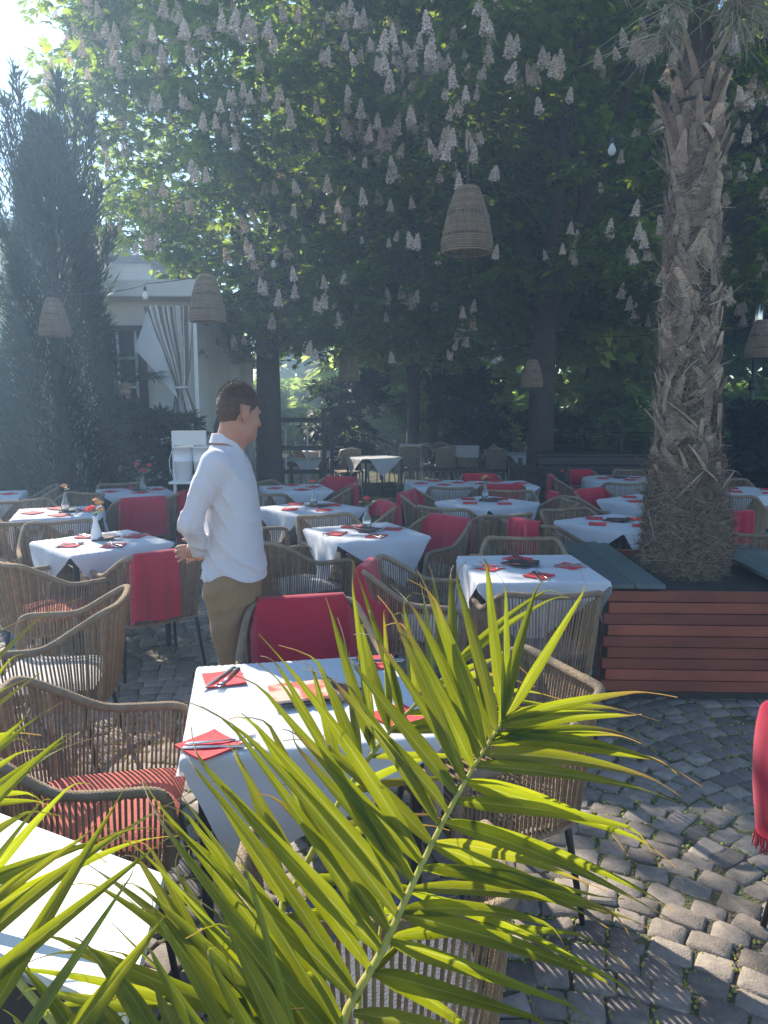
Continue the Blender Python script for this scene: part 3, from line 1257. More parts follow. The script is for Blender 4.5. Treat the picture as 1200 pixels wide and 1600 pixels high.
def cloth_mesh(h, half, rot, seed, n=56, ztop=TH_, flare=.10, wav=1.0, rnd=False):
    """square cloth of half-diagonal `half`, turned by rot against a square table of half side h, folded over the edge"""
    rg = np.random.default_rng(seed)
    ph = rg.uniform(0, 6, 10)
    s = half / math.sqrt(2)
    V = []
    for i in range(n + 1):
        for j in range(n + 1):
            u, v = (i / n * 2 - 1) * s, (j / n * 2 - 1) * s
            x, y = u * math.cos(rot) - v * math.sin(rot), u * math.sin(rot) + v * math.cos(rot)
            if rnd:
                d0 = math.hypot(x, y)
                k = min(1, h / max(1e-6, d0))
                cx, cy = x * k, y * k
            else:
                cx, cy = max(-h, min(h, x)), max(-h, min(h, y))
            dx, dy = x - cx, y - cy
            d = math.hypot(dx, dy)
            if d < 1e-6:
                z = ztop + .004 + .0012 * (math.sin(x * 17 + ph[0] + y * 5) * math.sin(y * 13 + ph[1]) + .7 * math.sin(x * 31 + y * 9 + ph[2])) * wav
                # ironed folds
                z += .0035 * math.exp(-((x - .02) / .006) ** 2) + .0030 * math.exp(-((y + .03) / .006) ** 2) + .0016 * math.sin(x * 9 + ph[7]) * math.sin(y * 7 + ph[8])
                V.append((x, y, z))
            else:
                ex, ey = dx / d, dy / d
                r = .012
                if d < r * 1.57:
                    a = d / r
                    off, dz = r * math.sin(a), -r * (1 - math.cos(a))
                else:
                    dd = d - r * 1.57
                    per = cx * ey * 1.0 - cy * ex * 1.0 + math.atan2(ey, ex) * .10
                    amp = min(1, dd / .18)
                    off = r + dd * flare + amp * (.014 * math.sin(per * 13 + ph[3]) + .008 * math.sin(per * 27 + ph[4])) * wav + .006 * math.sin(dd * 22 + ph[5]) * amp
                    off = max(r + .001, off)
                    dz = -r - dd * math.sqrt(max(0, 1 - flare * flare))
                sd = .010 * math.sin(dd * 15 + ph[6]) if d > r * 1.57 else 0
                V.append((cx + ex * off - ey * sd, cy + ey * off + ex * sd, ztop + .004 + dz))
    F = []
    for i in range(n):
        for j in range(n):
            a = i * (n + 1) + j
            F.append((a, a + n + 1, a + n + 2, a + 1))
    me = npmesh('tablecloth', V, F, smooth=True)
    return me


def make_table(name, h=.35, rnd=False):
    t = thing(name, 'terrace table', 'table')
    mb = MB()
    if rnd:
        mb.lathe([(0, TH_ - .028), (h - .004, TH_ - .028), (h - .002, TH_ - .01), (h - .004, TH_ - .002), (0, TH_ - .002)], n=40)
    else:
        mb.box((0, 0, TH_ - .016), (h * 2 - .006, h * 2 - .006, .028), bev=.004)
    mb.build('tabletop', M['darkwood'], t)
    q = h - .045 if not rnd else h * .6
    for sx in (-1, 1):
        for sy in (-1, 1):
            mb = MB()
            mb.box((sx * q, sy * q, (TH_ - .03) / 2 + .002), (.032, .032, TH_ - .034), bev=.003)
            mb.build('leg', M['black'], t)
    mb = MB()
    for sx in (-1, 1):
        mb.box((sx * q, 0, TH_ - .055), (.022, 2 * q - .034, .045))
        mb.box((0, sx * q, TH_ - .055), (2 * q - .034, .022, .045))
    mb.build('apron', M['black'], t)
    return t


TBL = make_table('cafe_table')
CL = [cloth_mesh(.35, .72, math.radians(45 + a), 40 + k, 40) for k, a in enumerate((3, -7, 10, -2))]
CLN = cloth_mesh(.352, .735, math.radians(30), 50, 90)
CLN2 = cloth_mesh(.352, .74, math.radians(45 - 9), 51, 90)
for c_ in CL + [CLN, CLN2]:
    c_.materials.append(M['linen'])


def napkin_mesh(s, seed):
    rg = np.random.default_rng(seed)
    mb = MB()
    n = 6
    V = []
    for k in (0, 1):
        for i in range(n + 1):
            for j in range(n + 1):
                u, v = i / n * 2 - 1, j / n * 2 - 1
                V.append((u * s, v * s, .001 + k * .0032 + (.0022 * (abs(u) ** 3 + abs(v) ** 3)) * k + rg.normal(0, .0003)))
    F = []
    o = (n + 1) ** 2
    for i in range(n):
        for j in range(n):
            a = i * (n + 1) + j
            F.append((o + a, o + a + n + 1, o + a + n + 2, o + a + 1))
            F.append((a, a + 1, a + n + 2, a + n + 1))
    for i in range(n):
        for a, b in (((i) * (n + 1), (i + 1) * (n + 1)), ((i + 1) * (n + 1) + n, i * (n + 1) + n), (i + 1, i), (n * (n + 1) + i, n * (n + 1) + i + 1)):
            F.append((a, b, o + b, o + a))
    mb.add(V, F)
    return mb.mesh('napkin')


NAP = napkin_mesh(.066, 3)
NAP.materials.append(M['napkin'])


def knife_mesh():
    mb = MB()
    pr = [(-.105, .0075, .003), (-.095, .0095, .004), (-.02, .0065, .0035), (0, .005, .003), (.02, .0085, .0014), (.075, .0095, .0012), (.10, .006, .001), (.108, .001, .0006)]
    V = []
    for x, w_, h_ in pr:
        V += [(x, -w_, .001), (x, w_, .001), (x, w_ * .7, .001 + h_), (x, -w_ * .7, .001 + h_)]
    F = [(0, 1, 2, 3)]
    for i in range(len(pr) - 1):
        for k in range(4):
            F.append((i * 4 + k, i * 4 + 4 + k, i * 4 + 4 + (k + 1) % 4, i * 4 + (k + 1) % 4))
    e = (len(pr) - 1) * 4
    F.append((e, e + 3, e + 2, e + 1))
    mb.add(V, F, True)
    return mb.mesh('knife')


def fork_mesh():
    mb = MB()
    mb.tube([(-.10, 0, .004), (-.09, 0, .0045), (0, 0, .004), (.04, 0, .003)], [.004, .009, .0045, .005], 8, flat=.35)
    mb.tube([(.035, 0, .003), (.048, 0, .002), (.058, 0, .003)], [.005, .0115, .0118], 8, flat=.25)
    for k in range(4):
        y = -.0093 + k * .0062
        mb.tube([(.054, y, .003), (.075, y, .005), (.095, y, .008)], [.002, .0019, .0009], 5)
    return mb.mesh('fork')


KN, FK = knife_mesh(), fork_mesh()
for q_ in (KN, FK):
    q_.materials.append(M['steel'])


def menu_mesh(open_=True, seed=1):
    mb = MB()
    mb.box((0, 0, .004), (.15, .21, .005), bev=.001)
    mb.box((0.05, .0, .0085), (.145, .205, .003), rz=.5)
    return mb.mesh('menu')


def put(nm, me, x, y, z, rz, label, cat, group):
    o = bpy.data.objects.new(nm, me)
    COL.objects.link(o)
    o.location = (x, y, z)
    o.rotation_euler = (0, 0, rz)
    return tag(o, label, cat, group)


SIDE = {0: 'right', 1: 'far', 2: 'left', 3: 'near'}


def side_of(a):
    return SIDE[int(round(math.degrees(a) / 90)) % 4]


def table(x, y, rot, desc, cloth=0, ncl=4, cut=False, menu=True, nap=True, rnd=False, seed=0, tm=None):
    rz = math.radians(rot)
    rg = np.random.default_rng(int(abs(x * 100) + abs(y * 70)) + seed)
    T = fresh(tm or TBL, 'black table under the cloth of ' + desc, (x, y, 0), rz, 'terrace tables')
    cm = cloth if not isinstance(cloth, int) else CL[cloth]
    put('tablecloth', cm, x, y, 0, rz, 'white cloth on ' + desc, 'tablecloth', 'white cloths on the terrace tables')
    out = []
    for k in range(ncl):
        a = rz + k * PI / 2
        sd = side_of(a)
        px_, py_ = x + math.cos(a) * .235 + rg.normal(0, .012), y + math.sin(a) * .235 + rg.normal(0, .012)
        ra = a + PI / 4 + rg.normal(0, .08)
        if nap:
            put('napkin', NAP, px_, py_, TH_ + .0065, ra, f'red napkin at the {sd} side of {desc}', 'napkin', 'red napkins on the tables')
        if cut:
            for me, nm, o_ in ((KN, 'knife', -.016), (FK, 'fork', .016)):
                qx, qy = px_ - math.sin(a) * o_, py_ + math.cos(a) * o_
                put(nm, me, qx, qy, TH_ + .0125, a + PI + rg.normal(0, .07), f'{nm} at the {sd} side of {desc}', nm, 'cutlery on the tables')
    return T

# ---- vases
def white_vase(x, y, z, label, s=1.0):
    t = thing('vase', label, 'vase', (x, y, z))
    mb = MB()
    mb.lathe([(0, 0), (.034, 0), (.037, .01), (.036, .05), (.026, .09), (.017, .125), (.0165, .15), (.022, .168), (.018, .168), (.013, .15), (.013, .12), (0, .03)], n=28)
    mb.build('vase_body', M['china'], t)
    t.scale = (s, s, s)
    return t


def glass_vase(x, y, z, label, s=1.0):
    t = thing('glass_vase', label, 'vase', (x, y, z))
    mb = MB()
    mb.lathe([(0, .001), (.034, .001), (.037, .01), (.034, .05), (.020, .085), (.014, .11), (.014, .135), (.019, .15), (.0175, .15), (.012, .135), (.012, .11), (.018, .085), (.031, .05), (.033, .012), (0, .008)], n=24)
    mb.build('vase_body', M['glass'], t)
    t.scale = (s, s, s)
    return t


def rose_head(mb, c, r, rg):
    c = Vector(c)
    for ring, (n, rr, up, tilt) in enumerate([(3, .25, .5, .1), (4, .5, .35, .35), (5, .8, .1, .7)]):
        for k in range(n):
            a = k * 2 * PI / n + ring * .7 + rg.normal(0, .1)
            d = Vector((math.cos(a), math.sin(a), 0))
            s = Vector((-math.sin(a), math.cos(a), 0))
            b = c + Vector((0, 0, -r * .6))
            m1 = c + d * r * rr + Vector((0, 0, up * r * .3))
            tp = c + d * r * (rr + tilt * .35) + Vector((0, 0, up * r + r * .3))
            w_ = r * (.5 + .15 * ring)
            mb.add([b, m1 + s * w_, tp + s * w_ * .6, tp + d * r * .08, tp - s * w_ * .6, m1 - s * w_], [(0, 1, 2, 3), (0, 3, 4, 5)], True)


def bouquet(x, y, z, label, heads, s=1.0, cat='flowers'):
    t = thing('flowers', label, cat, (x, y, z))
    rg = np.random.default_rng(int(abs(x * 1000)) % 97)
    st = MB()
    lf = MB()
    for (dx, dy, dz, col, r) in heads:
        st.tube([(0, 0, -.08), (dx * .3, dy * .3, dz * .4), (dx, dy, dz - r * .6)], [.0025, .0025, .002], 5)
        for q in range(2):
            a = rg.uniform(0, 6)
            b = Vector((dx * .5, dy * .5, dz * (.45 + .2 * q)))
            d = Vector((math.cos(a), math.sin(a), .4))
            p = Vector((-math.sin(a), math.cos(a), 0))
            lf.add([b, b + d * .025 + p * .012, b + d * .05, b + d * .025 - p * .012], [(0, 1, 2, 3)])
    st.build('stem', M['stem'], t)
    lf.build('leaves', M['leaf'], t)
    for (dx, dy, dz, col, r) in heads:
        mb = MB()
        rose_head(mb, (dx, dy, dz), r, rg)
        mb.build('blossom', M[col], t)
    t.scale = (s, s, s)
    return t


# ---------------------------------------------------------------- the tables (positions measured on the table-top plane)
d1 = 'the near table behind the palm frond'
table(-.26, 2.29, 10.5, d1, CLN, nap=False)
d2 = 'the table left of the cedar planter'
table(.84, 4.21, 3, d2, CLN2, cut=True)
d8 = 'the table with the white vase'
table(-1.95, 5.03, 44, d8, 1, cut=True)
d3 = 'the table right of the man, nearest him'
table(-.14, 5.42, 26, d3, 2, cut=True)
d9 = 'the left glass vase table'
table(-2.85, 6.42, 20, d9, 0)
d4 = 'the second table right of the man'
table(-.66, 6.72, 40, d4, 3)
d5 = 'the farthest table right of the man'
table(-1.0, 8.3, 18, d5, 1)
d6 = 'the middle table with the glass vase'
table(1.0, 7.12, 40, d6, 2)
d7 = 'the left one of two joined far tables'
table(.66, 8.78, 8, d7, 0)
d7b = 'the right one of two joined far tables'
table(1.40, 8.72, 5, d7b, 3)
d10 = 'the table in front of the dark shrub'
table(-2.72, 8.02, 28, d10, 2)
d11 = 'the table cut by the left edge'
table(-4.15, 7.65, 20, d11, 0)
d14 = 'the table half hidden left of the palm base'
table(1.88, 5.86, 32, d14, 1)
d13 = 'the pointed-cloth table behind the palm base'
table(2.62, 7.25, 38, d13, 3)
d15 = 'the table at the right edge behind the palm'
table(3.98, 8.0, 25, d15, 2)
# round table at the back
TR = make_table('round_table', .46, True)
CLR = cloth_mesh(.462, .98, .3, 60, 60, rnd=True)
CLR.materials.append(M['linen'])
d12 = 'the round far table'
table(3.0, 9.35, 12, d12, CLR, tm=TR)
# a second row, glimpsed far left
# ---------------------------------------------------------------- chairs
g_ = {}


def ch(bx, by, f, lb, cush=None, near=True):
    g_[lb] = chair(bx, by, f, 'rope armchair ' + lb, cush, near)
    return g_[lb]


a = ch(-.38, 3.33, -77, 'with its back towards the man, beyond the near table', 'cush_white')
blanket(a, 'wide red blanket over the chair back right behind the near table', custom=(-.285, .265, .42, .36))
a = ch(-.07, 4.15, -12, 'on the left side of the planter table, red blanket on its corner', 'cush_white')
blanket(a, 'red blanket trailing over a chair corner, right of the widest blanket', custom=(-.05, .33, .14, .50))
ch(.82, 3.47, 93, 'seen from behind at the table left of the cedar planter', 'cush_grey')
ch(.62, 2.48, 203, 'on the right side of the near table, sunlit back')
ch(-.01, 1.21, 93, 'nearest to the camera, grey cushion, behind the frond', 'cush_grey')
ch(-1.20, 2.13, 9, 'with coral cushion between the near table and the white counter', 'cush_red')
ch(-1.25, 3.40, 188, 'turned left, sunlit rail, between the coral chair and the man', 'cush_white')
ch(-2.24, 4.22, 50, 'with coral cushion on the near left side of the white vase table', 'cush_red')
a = ch(-1.33, 4.42, 128, 'left of the man with a red blanket over its back')
blanket(a, 'red blanket hanging beside the hand of the man', custom=(-.235, .06, .25, .38))
ch(-2.52, 5.66, -62, 'beyond the white vase table, left side')
ch(-.84, 4.90, 38, 'right behind the man with a sunlit cream cushion', 'cush_white')
ch(-.50, 6.0, -63, 'squeezed between the first and second table right of the man', None)
a = ch(.52, 5.80, 222, 'right of the table nearest the man, draped red', 'cush_white')
blanket(a, 'red blanket on the chair right of the table nearest the man', 4)
a = ch(.03, 6.66, 200, 'right of the second table behind the man')
blanket(a, 'red blanket hanging low right of the second table behind the man', custom=(-.24, .24, .12, .46))
a = ch(.25, 7.50, -22, 'left of the middle glass vase table')
blanket(a, 'red blanket on the chair left of the middle glass vase table', 4)
ch(.50, 6.43, 62, 'in front of the middle glass vase table, without a blanket')
ch(.74, 8.02, 85, 'in front of the left joined far table')
ch(.94, 4.97, -95, 'beyond the planter table, facing the camera')
a = ch(1.13, 5.60, 35, 'with a folded red blanket behind the planter table')
blanket(a, 'small folded red blanket on the chair behind the planter table', custom=(-.2, .12, .10, .26))
ch(1.02, 6.02, 110, 'in front of the right half of the middle table')
ch(1.56, 6.36, -72, 'beyond the half hidden table left of the palm')
a = ch(2.16, 7.72, -58, 'left of the pointed-cloth table')
blanket(a, 'red blanket spread over the chair left of the pointed-cloth table', custom=(-.24, .24, .34, .22))
a = ch(1.78, 7.35, 20, 'left of the palm with a red blanket on its arm')
blanket(a, 'red blanket slipping down an arm left of the pointed-cloth table', custom=(-.30, .0, .3, .2))
a = ch(2.10, 9.2, -8, 'left of the round table, blanket outside')
blanket(a, 'red blanket hanging outside the chair left of the round table', custom=(-.20, .22, .06, .44))
a = ch(2.60, 9.95, -80, 'beyond the round table with a blanket')
blanket(a, 'red blanket on the chair beyond the round table', 3)
ch(2.80, 8.45, 88, 'in front of the round table, seen from behind')
ch(3.42, 10.2, -95, 'beyond the round table, bare, near the palm trunk')
ch(2.66, 5.12, 95, 'right of the palm base, seen from behind')
a = ch(2.90, 6.08, 110, 'behind the right planter board')
blanket(a, 'red blanket right of the palm base', custom=(-.2, .24, .15, .48))
ch(3.45, 7.35, 55, 'in front of the right edge table')
ch(4.15, 8.95, -95, 'beyond the right edge table')
ch(3.35, 8.5, -35, 'left of the right edge table behind the palm')
ch(-1.46, 8.62, -30, 'left of the farthest table right of the man')
a = ch(-.52, 8.98, -112, 'beyond the farthest table right of the man')
blanket(a, 'red blanket beyond the farthest table right of the man', 4)
a = ch(-.34, 8.18, 178, 'right of the farthest table right of the man')
blanket(a, 'red blanket hanging low at the farthest table right of the man', custom=(-.22, .24, .1, .45))
ch(-1.25, 7.45, 80, 'in front of the farthest table, directly right of the man')
ch(-1.45, 6.45, 15, 'left of the second table, partly hidden by the man')
ch(-3.02, 8.42, -62, 'beyond the table in front of the dark shrub')
a = ch(-2.30, 7.0, 118, 'in front of the table near the dark shrub, draped red')
blanket(a, 'red blanket draped left of the man in front of the shrub table', 4)
a = ch(-2.05, 7.62, 172, 'right of the table near the dark shrub')
blanket(a, 'dark red blanket beside the back of the man', custom=(-.24, .24, .1, .46))
ch(-3.42, 6.92, -42, 'beyond the left glass vase table')
ch(-3.05, 7.52, -110, 'behind the left glass vase table, turned away')
ch(-2.90, 5.62, 92, 'in front of the left glass vase table')
ch(-3.70, 6.15, 10, 'left of the left glass vase table, cut by the edge')
ch(-3.62, 8.15, 205, 'right of the table at the left edge')
a = ch(1.22, 9.38, -92, 'beyond the joined far tables')
blanket(a, 'red blanket beyond the joined far tables', 3)
a = ch(1.32, 8.16, 90, 'in front of the right joined far table')
blanket(a, 'red blanket across the chair in front of the right joined far table', custom=(-.24, .24, .1, .2))
ch(1.32, 7.72, -95, 'beyond the middle glass vase table')
ch(1.75, 6.95, 190, 'right of the middle glass vase table')
a = chair(1.205, 1.93, 8, 'rope armchair at the right edge of the photo with a fringed blanket', None)
blanket(a, 'fringed red blanket hanging at the right edge above the shaded cobbles', fringe=True, custom=(-.24, .14, .26, .38))

# ---------------------------------------------------------------- small things on the tables
def menus(x, y, rot, desc, me, n=2):
    for k in range(n):
        put('menu', me, x + k * .022, y - k * .012, TH_ + .0075 + k * .012, math.radians(rot + 37 * k), ('upper' if k else 'lower') + ' menu card on ' + desc, 'menu', 'menu cards on the tables')


# place settings on the near table
for (px, py, r, lb, kp) in [(350, 1062, 20, 'far left corner', 255), (326, 1166, 48, 'near left corner', 8), (588, 1036, 8, 'far right corner', 185), (622, 1120, 40, 'near right corner', 100)]:
    c = P(px, py, .757)
    put('napkin', NAP, c.x, c.y, TH_ + .0065, math.radians(r), f'red napkin at the {lb} of {d1}', 'napkin', 'red napkins on the tables')
    a = math.radians(kp)
    for me_, nm, o_, j_ in ((KN, 'knife', -.016, -.05), (FK, 'fork', .016, .07)):
        put(nm, me_, c.x + (.035 if px == 326 else 0) - math.sin(a) * o_, c.y + math.cos(a) * o_, TH_ + .0125, a + j_, f'{nm} on the red napkin, {lb} of the near table', nm, 'cutlery on the tables')
mm = MB()
mm.box((0, 0, .005), (.15, .205, .009), bev=.0015)
MEN = mm.mesh('menu')
MEN.materials.append(M['menu'])
mm = MB()
mm.box((0, 0, .005), (.13, .18, .007), bev=.0015)
MEN2 = mm.mesh('menu')
MEN2.materials.append(M['menudark'])
q = P(472, 1093, .75)
put('menu', MEN2, q.x + .085, q.y + .045, TH_ + .0075, math.radians(62), 'dark card under the coral menu on ' + d1, 'menu', 'menu cards on the tables')
put('menu', MEN2, q.x - .02, q.y + .0, TH_ + .0155, math.radians(20), 'small dark card under the coral menu on ' + d1, 'menu', 'menu cards on the tables')
put('menu', MEN, q.x, q.y, TH_ + .024, math.radians(-74), 'coral printed menu card on top, on ' + d1, 'menu', 'menu cards on the tables')
for (x, y, r, dd) in [(.80, 4.27, 40, d2), (-.14, 5.46, 10, d3), (-2.80, 6.46, 20, d9), (-.62, 6.76, 60, d4), (1.02, 7.16, 80, d6), (-2.7, 8.05, 30, d10), (3.0, 9.4, 10, d12), (-1.98, 5.12, 15, d8), (1.88, 5.9, 50, d14)]:
    menus(x, y, r, dd, MEN2, 2)
c = P(151, 845, .75)
white_vase(c.x, c.y, .757, 'slim white china vase with roses on the left table')
bouquet(c.x, c.y, .757 + .155, 'pink and apricot roses in the white vase',
        [(-.045, 0, .055, 'petal_red', .026), (.03, .01, .10, 'petal_yel', .027), (-.01, -.02, .075, 'petal_red', .022), (.045, -.01, .06, 'petal_yel', .022), (.0, .02, .12, 'petal_yel', .02)])
for (px, py, lb, fl, cl) in [(103, 802, 'glass vase on the left table behind the white vase', 'single pale rose in the glass vase at the left', 'petal_yel'),
                             (573, 828, 'glass vase on the table nearest the man on his right', 'pink rose in the glass vase nearest the man', 'petal_red'),
                             (490, 793, 'glass vase on the second table right of the man', 'small red rose in the glass vase on the second table', 'petal_red'),
                             (758, 783, 'glass vase on the middle table', 'yellow and red flowers in the vase on the middle table', 'petal_yel'),
                             (224, 769, 'glass vase on the table in front of the dark shrub', 'faded red flowers in the vase before the dark shrub', 'petal_red')]:
    c = P(px, py, .755)
    glass_vase(c.x, c.y, .7835 if px != 0 else .76, lb)
    hs_ = [(.0, 0, .07, cl, .026)]
    if px in (758, 224):
        hs_ += [(.03, 0, .06, 'petal_red', .022), (-.025, .01, .05, cl, .02)]
    if px == 224:
        hs_ += [(.08, 0, .12, 'petal_red', .03), (-.06, 0, .13, 'petal_red', .03)]
    bouquet(c.x, c.y, .7835 + .14, fl, hs_)

# ---------------------------------------------------------------- white counter at the lower left
t = thing('white_counter', 'narrow sun-bleached white tabletop at the lower left under the fronds', 'table')
mb = MB()
q = [(-2.0, 2.16), (-.45, 1.385), (-.405, 1.035), (-2.0, 1.78)]
bm_v = [(x, y, .75) for x, y in q] + [(x, y, .722) for x, y in q]
mb.add(bm_v, [(3, 2, 1, 0), (4, 5, 6, 7), (0, 1, 5, 4), (1, 2, 6, 5), (2, 3, 7, 6), (3, 0, 4, 7)])
mb.build('tabletop', M['whitewood'], t)
for (x, y) in ((-.52, 1.32), (-.48, 1.13), (-1.9, 2.02), (-1.9, 1.8)):
    mb = MB()
    mb.box((x, y, .36), (.035, .035, .72), rz=-.45, bev=.003)
    mb.build('leg', M['black'], t)
mb = MB()
mb.box((-1.2, 1.61, .70), (1.5, .22, .035), rz=-.46)
mb.build('apron', M['black'], t)
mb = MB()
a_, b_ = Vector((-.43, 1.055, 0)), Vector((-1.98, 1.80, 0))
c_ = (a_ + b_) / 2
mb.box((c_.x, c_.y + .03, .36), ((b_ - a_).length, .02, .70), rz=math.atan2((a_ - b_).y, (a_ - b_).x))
mb.build('shadow_panel', M['black'], t)  # added black panel, stands in for the dark shadow under the counter

# ---------------------------------------------------------------- far cafe: bistro chairs and tables
def bistro_chair():
    t = thing('bistro_chair', 'bistro chair', 'chair')
    for sx in (-1, 1):
        for sy in (-1, 1):
            mb = MB()
            mb.tube([(sx * .19, sy * .18, .44), (sx * .23, sy * .23, .005)], .014, 6)
            mb.build('leg', M['pale'], t)
    mb = MB()
    mb.tube([(-.22, .2, .44), (-.22, .2, .66), (-.22, -.1, .68), (-.20, -.22, .86), (0, -.25, .90), (.20, -.22, .86), (.22, -.1, .68), (.22, .2, .66), (.22, .2, .44)], .015, 6)
    mb.build('frame', M['pale'], t)
    mb = MB()
    mb.box((0, 0, .45), (.42, .42, .03), bev=.01)
    mb.build('seat', M['wicker'], t)
    mb = MB()
    V = [(x, -.235 - .02 * math.cos(x * 6), z) for z in (.52, .88) for x in (-.19, -.1, 0, .1, .19)]
    V += [(x, y - .012, z) for x, y, z in V]
    F = [(i, i + 1, i + 6, i + 5) for i in range(4)] + [(i + 10, i + 15, i + 16, i + 11) for i in range(4)]
    mb.add(V, F + [(5, 6, 16, 15), (6, 7, 17, 16), (7, 8, 18, 17), (8, 9, 19, 18)])
    mb.build('backrest', M['wicker'], t)
    return t


M['pale'] = mat('pale_metal', (.55, .50, .44), .4, .15, 10, metal=.3)
BC = bistro_chair()
FT = make_table('far_table', .40)
CF = cloth_mesh(.402, .74, math.radians(41), 70, 26)
CF.materials.append(M['linen'])
spots = [(640, 743, 14.0, -95, 'with a white cloth over its back, left of the row'), (668, 742, 14.3, -60, 'second from the left of the pale far row'), (690, 742, 13.9, 100, 'in the middle of the pale far row, turned away'),
         (712, 742, 14.2, 80, 'right of the middle of the pale far row'), (735, 742, 14.0, 70, 'at the right end of the pale far row'), (618, 742, 14.8, -20, 'beside the small far table with the hanging cloth'),
         (800, 742, 15.0, 200, 'alone left of the dark planter box'), (520, 742, 14.5, 10, 'behind the trellis, left of the far tables'), (560, 742, 15.5, -90, 'beyond the far white tables, in the shade'), (480, 742, 14.0, -30, 'just right of the man in the far cafe'),
         (655, 742, 15.3, 120, 'behind the gap of the pale far row, turned aside'), (700, 742, 15.6, 40, 'behind the right half of the pale far row'), (752, 742, 14.6, 160, 'outermost at the right of the pale far row'), (770, 742, 13.6, 95, 'closest to the dark slatted screen'), (595, 742, 15.6, 30, 'behind the small table with the hanging cloth corner'), (540, 742, 13.6, 120, 'nearest to the farthest rope chairs, left of the small table')]
for (px, py, y, r, lb) in spots:
    c = D(px, py, y)
    fresh(BC, 'pale bistro chair ' + lb, (c.x, y, 0), math.radians(r - 90), 'bistro chairs of the far cafe')
for i, (px, y, lb) in enumerate([(500, 15.0, 'left far cafe table, right of the man'), (585, 13.2, 'small far cafe table with a hanging cloth corner'), (560, 16.4, 'far cafe table in the second row'), (705, 15.2, 'far cafe table behind the pale chairs'), (800, 14.0, 'far cafe table left of the dark planter box'), (455, 12.6, 'far cafe table behind the trellis')]):
    c = D(px, 740, y)
    fresh(FT, 'dark table of the ' + lb, (c.x, y, 0), i * .5, 'tables of the far cafe')
    put('tablecloth', CF, c.x, y, 0, i * .5, 'white cloth on the ' + lb, 'tablecloth', 'cloths on the far cafe tables')
c = spots[0]
for k, px in enumerate((640, 735)):
    c = D(px, 742, 14.0)
    mb = MB()
    mb.box((0, -.245, .90), (.44, .05, .05), bev=.015)
    mb.box((0, -.285, .80), (.43, .014, .2), bev=.005)
    o = mb.build('cloth', M['linen'])
    o.location = (c.x, 14.0, 0)
    o.rotation_euler = (0, 0, math.radians(-95 - 90 if k == 0 else -20))
    tag(o, ('left' if k == 0 else 'right') + 'most white cloth folded over a pale far cafe chair', 'cloth', 'cloths on far chairs')

# ================================================================== PLANTER + PALM
PX0, PX1, PY0, PY1, PZ = 1.27, 2.62, 4.05, 5.28, .69
t = thing('cedar_planter', 'large reddish cedar slat planter box with grey green top boards round the palm', 'planter', ((PX0 + PX1) / 2, (PY0 + PY1) / 2, 0), -.035)
ox, oy = (PX0 + PX1) / 2, (PY0 + PY1) / 2
W_, D_ = PX1 - PX0, PY1 - PY0
rg = np.random.default_rng(8)
NS, sh = 9, .0662
for (nm, cx, cy, L, rz) in (('front_cladding', 0, -D_ / 2, W_, 0), ('rear_cladding', 0, D_ / 2, W_, PI), ('side_cladding', -W_ / 2, 0, D_, -PI / 2), ('side_cladding', W_ / 2, 0, D_, PI / 2)):
    mb = MB()
    R = Matrix.Rotation(rz, 3, 'Z')
    for k in range(NS):
        z = .055 + sh * (k + .5)
        inset = .012 if k % 2 else 0
        mb.tone = float(rg.uniform(0, 1))
        c = R @ Vector((rg.normal(0, .002), .012 + rg.normal(0, .0012), 0))
        mb.box((cx + c.x, cy + c.y, z), (L - (.05 if k % 2 else 0.0) - (0.05 if rz in (PI / 2, -PI / 2) else 0), .024, sh - .0045), M=R @ Matrix.Rotation(rg.normal(0, .0012), 3, 'Y'), bev=.0035)
    mb.build(nm, M['wood_red'], t)
for sx in (-1, 1):
    for sy in (-1, 1):
        mb = MB()
        mb.box((sx * (W_ / 2 - .045), sy * (D_ / 2 - .055), .335), (.07, .06, .66), bev=.004)
        mb.build('corner_post', M['darkwood'], t)
mb = MB()
mb.box((0, 0, .025), (W_ - .1, D_ - .1, .05))
mb.build('plinth', M['darkwood'], t)
mb = MB()
mb.box((0, 0, .40), (W_ - .13, D_ - .15, .44))
mb.build('soil', M['soil'], t)
mb = MB()
for i, (x0, x1) in enumerate(((-W_ / 2 - .01, -W_ / 2 + .165), (-W_ / 2 + .169, -W_ / 2 + .335))):
    mb.tone = .3 + .3 * i
    mb.box(((x0 + x1) / 2, 0, PZ - .012), (x1 - x0, D_ + .03, .026), bev=.003)
mb.build('top_board', M['deck'], t)
mb = MB()
for i, (x0, x1) in enumerate(((W_ / 2 - .335, W_ / 2 - .169), (W_ / 2 - .165, W_ / 2 + .01))):
    mb.tone = .8
    mb.box(((x0 + x1) / 2, 0, PZ - .012), (x1 - x0, D_ + .03, .026), bev=.003)
mb.build('top_board', M['deck'], t)

# ---- the palm
PB = D(1069, 880, 4.66)
PX, PYY = PB.x, 4.66
pt = thing('palm_tree', 'windmill palm with a shaggy fibrous trunk growing from the cedar planter', 'tree', (PX, PYY, .60))


def axis(z):                     # world z -> centre offset from the base, radius
    zz = [.60, .75, .95, 1.15, 1.42, 1.9, 2.6, 3.1, 3.4, 3.7, 4.0, 4.4]
    cx = [0, 0, .0, -.015, -.035, -.05, -.07, -.085, -.10, -.10, -.10, -.10]
    rr = [.235, .262, .255, .220, .188, .168, .156, .138, .118, .085, .065, .05]
    return np.interp(z, zz, cx), np.interp(z, zz, rr)


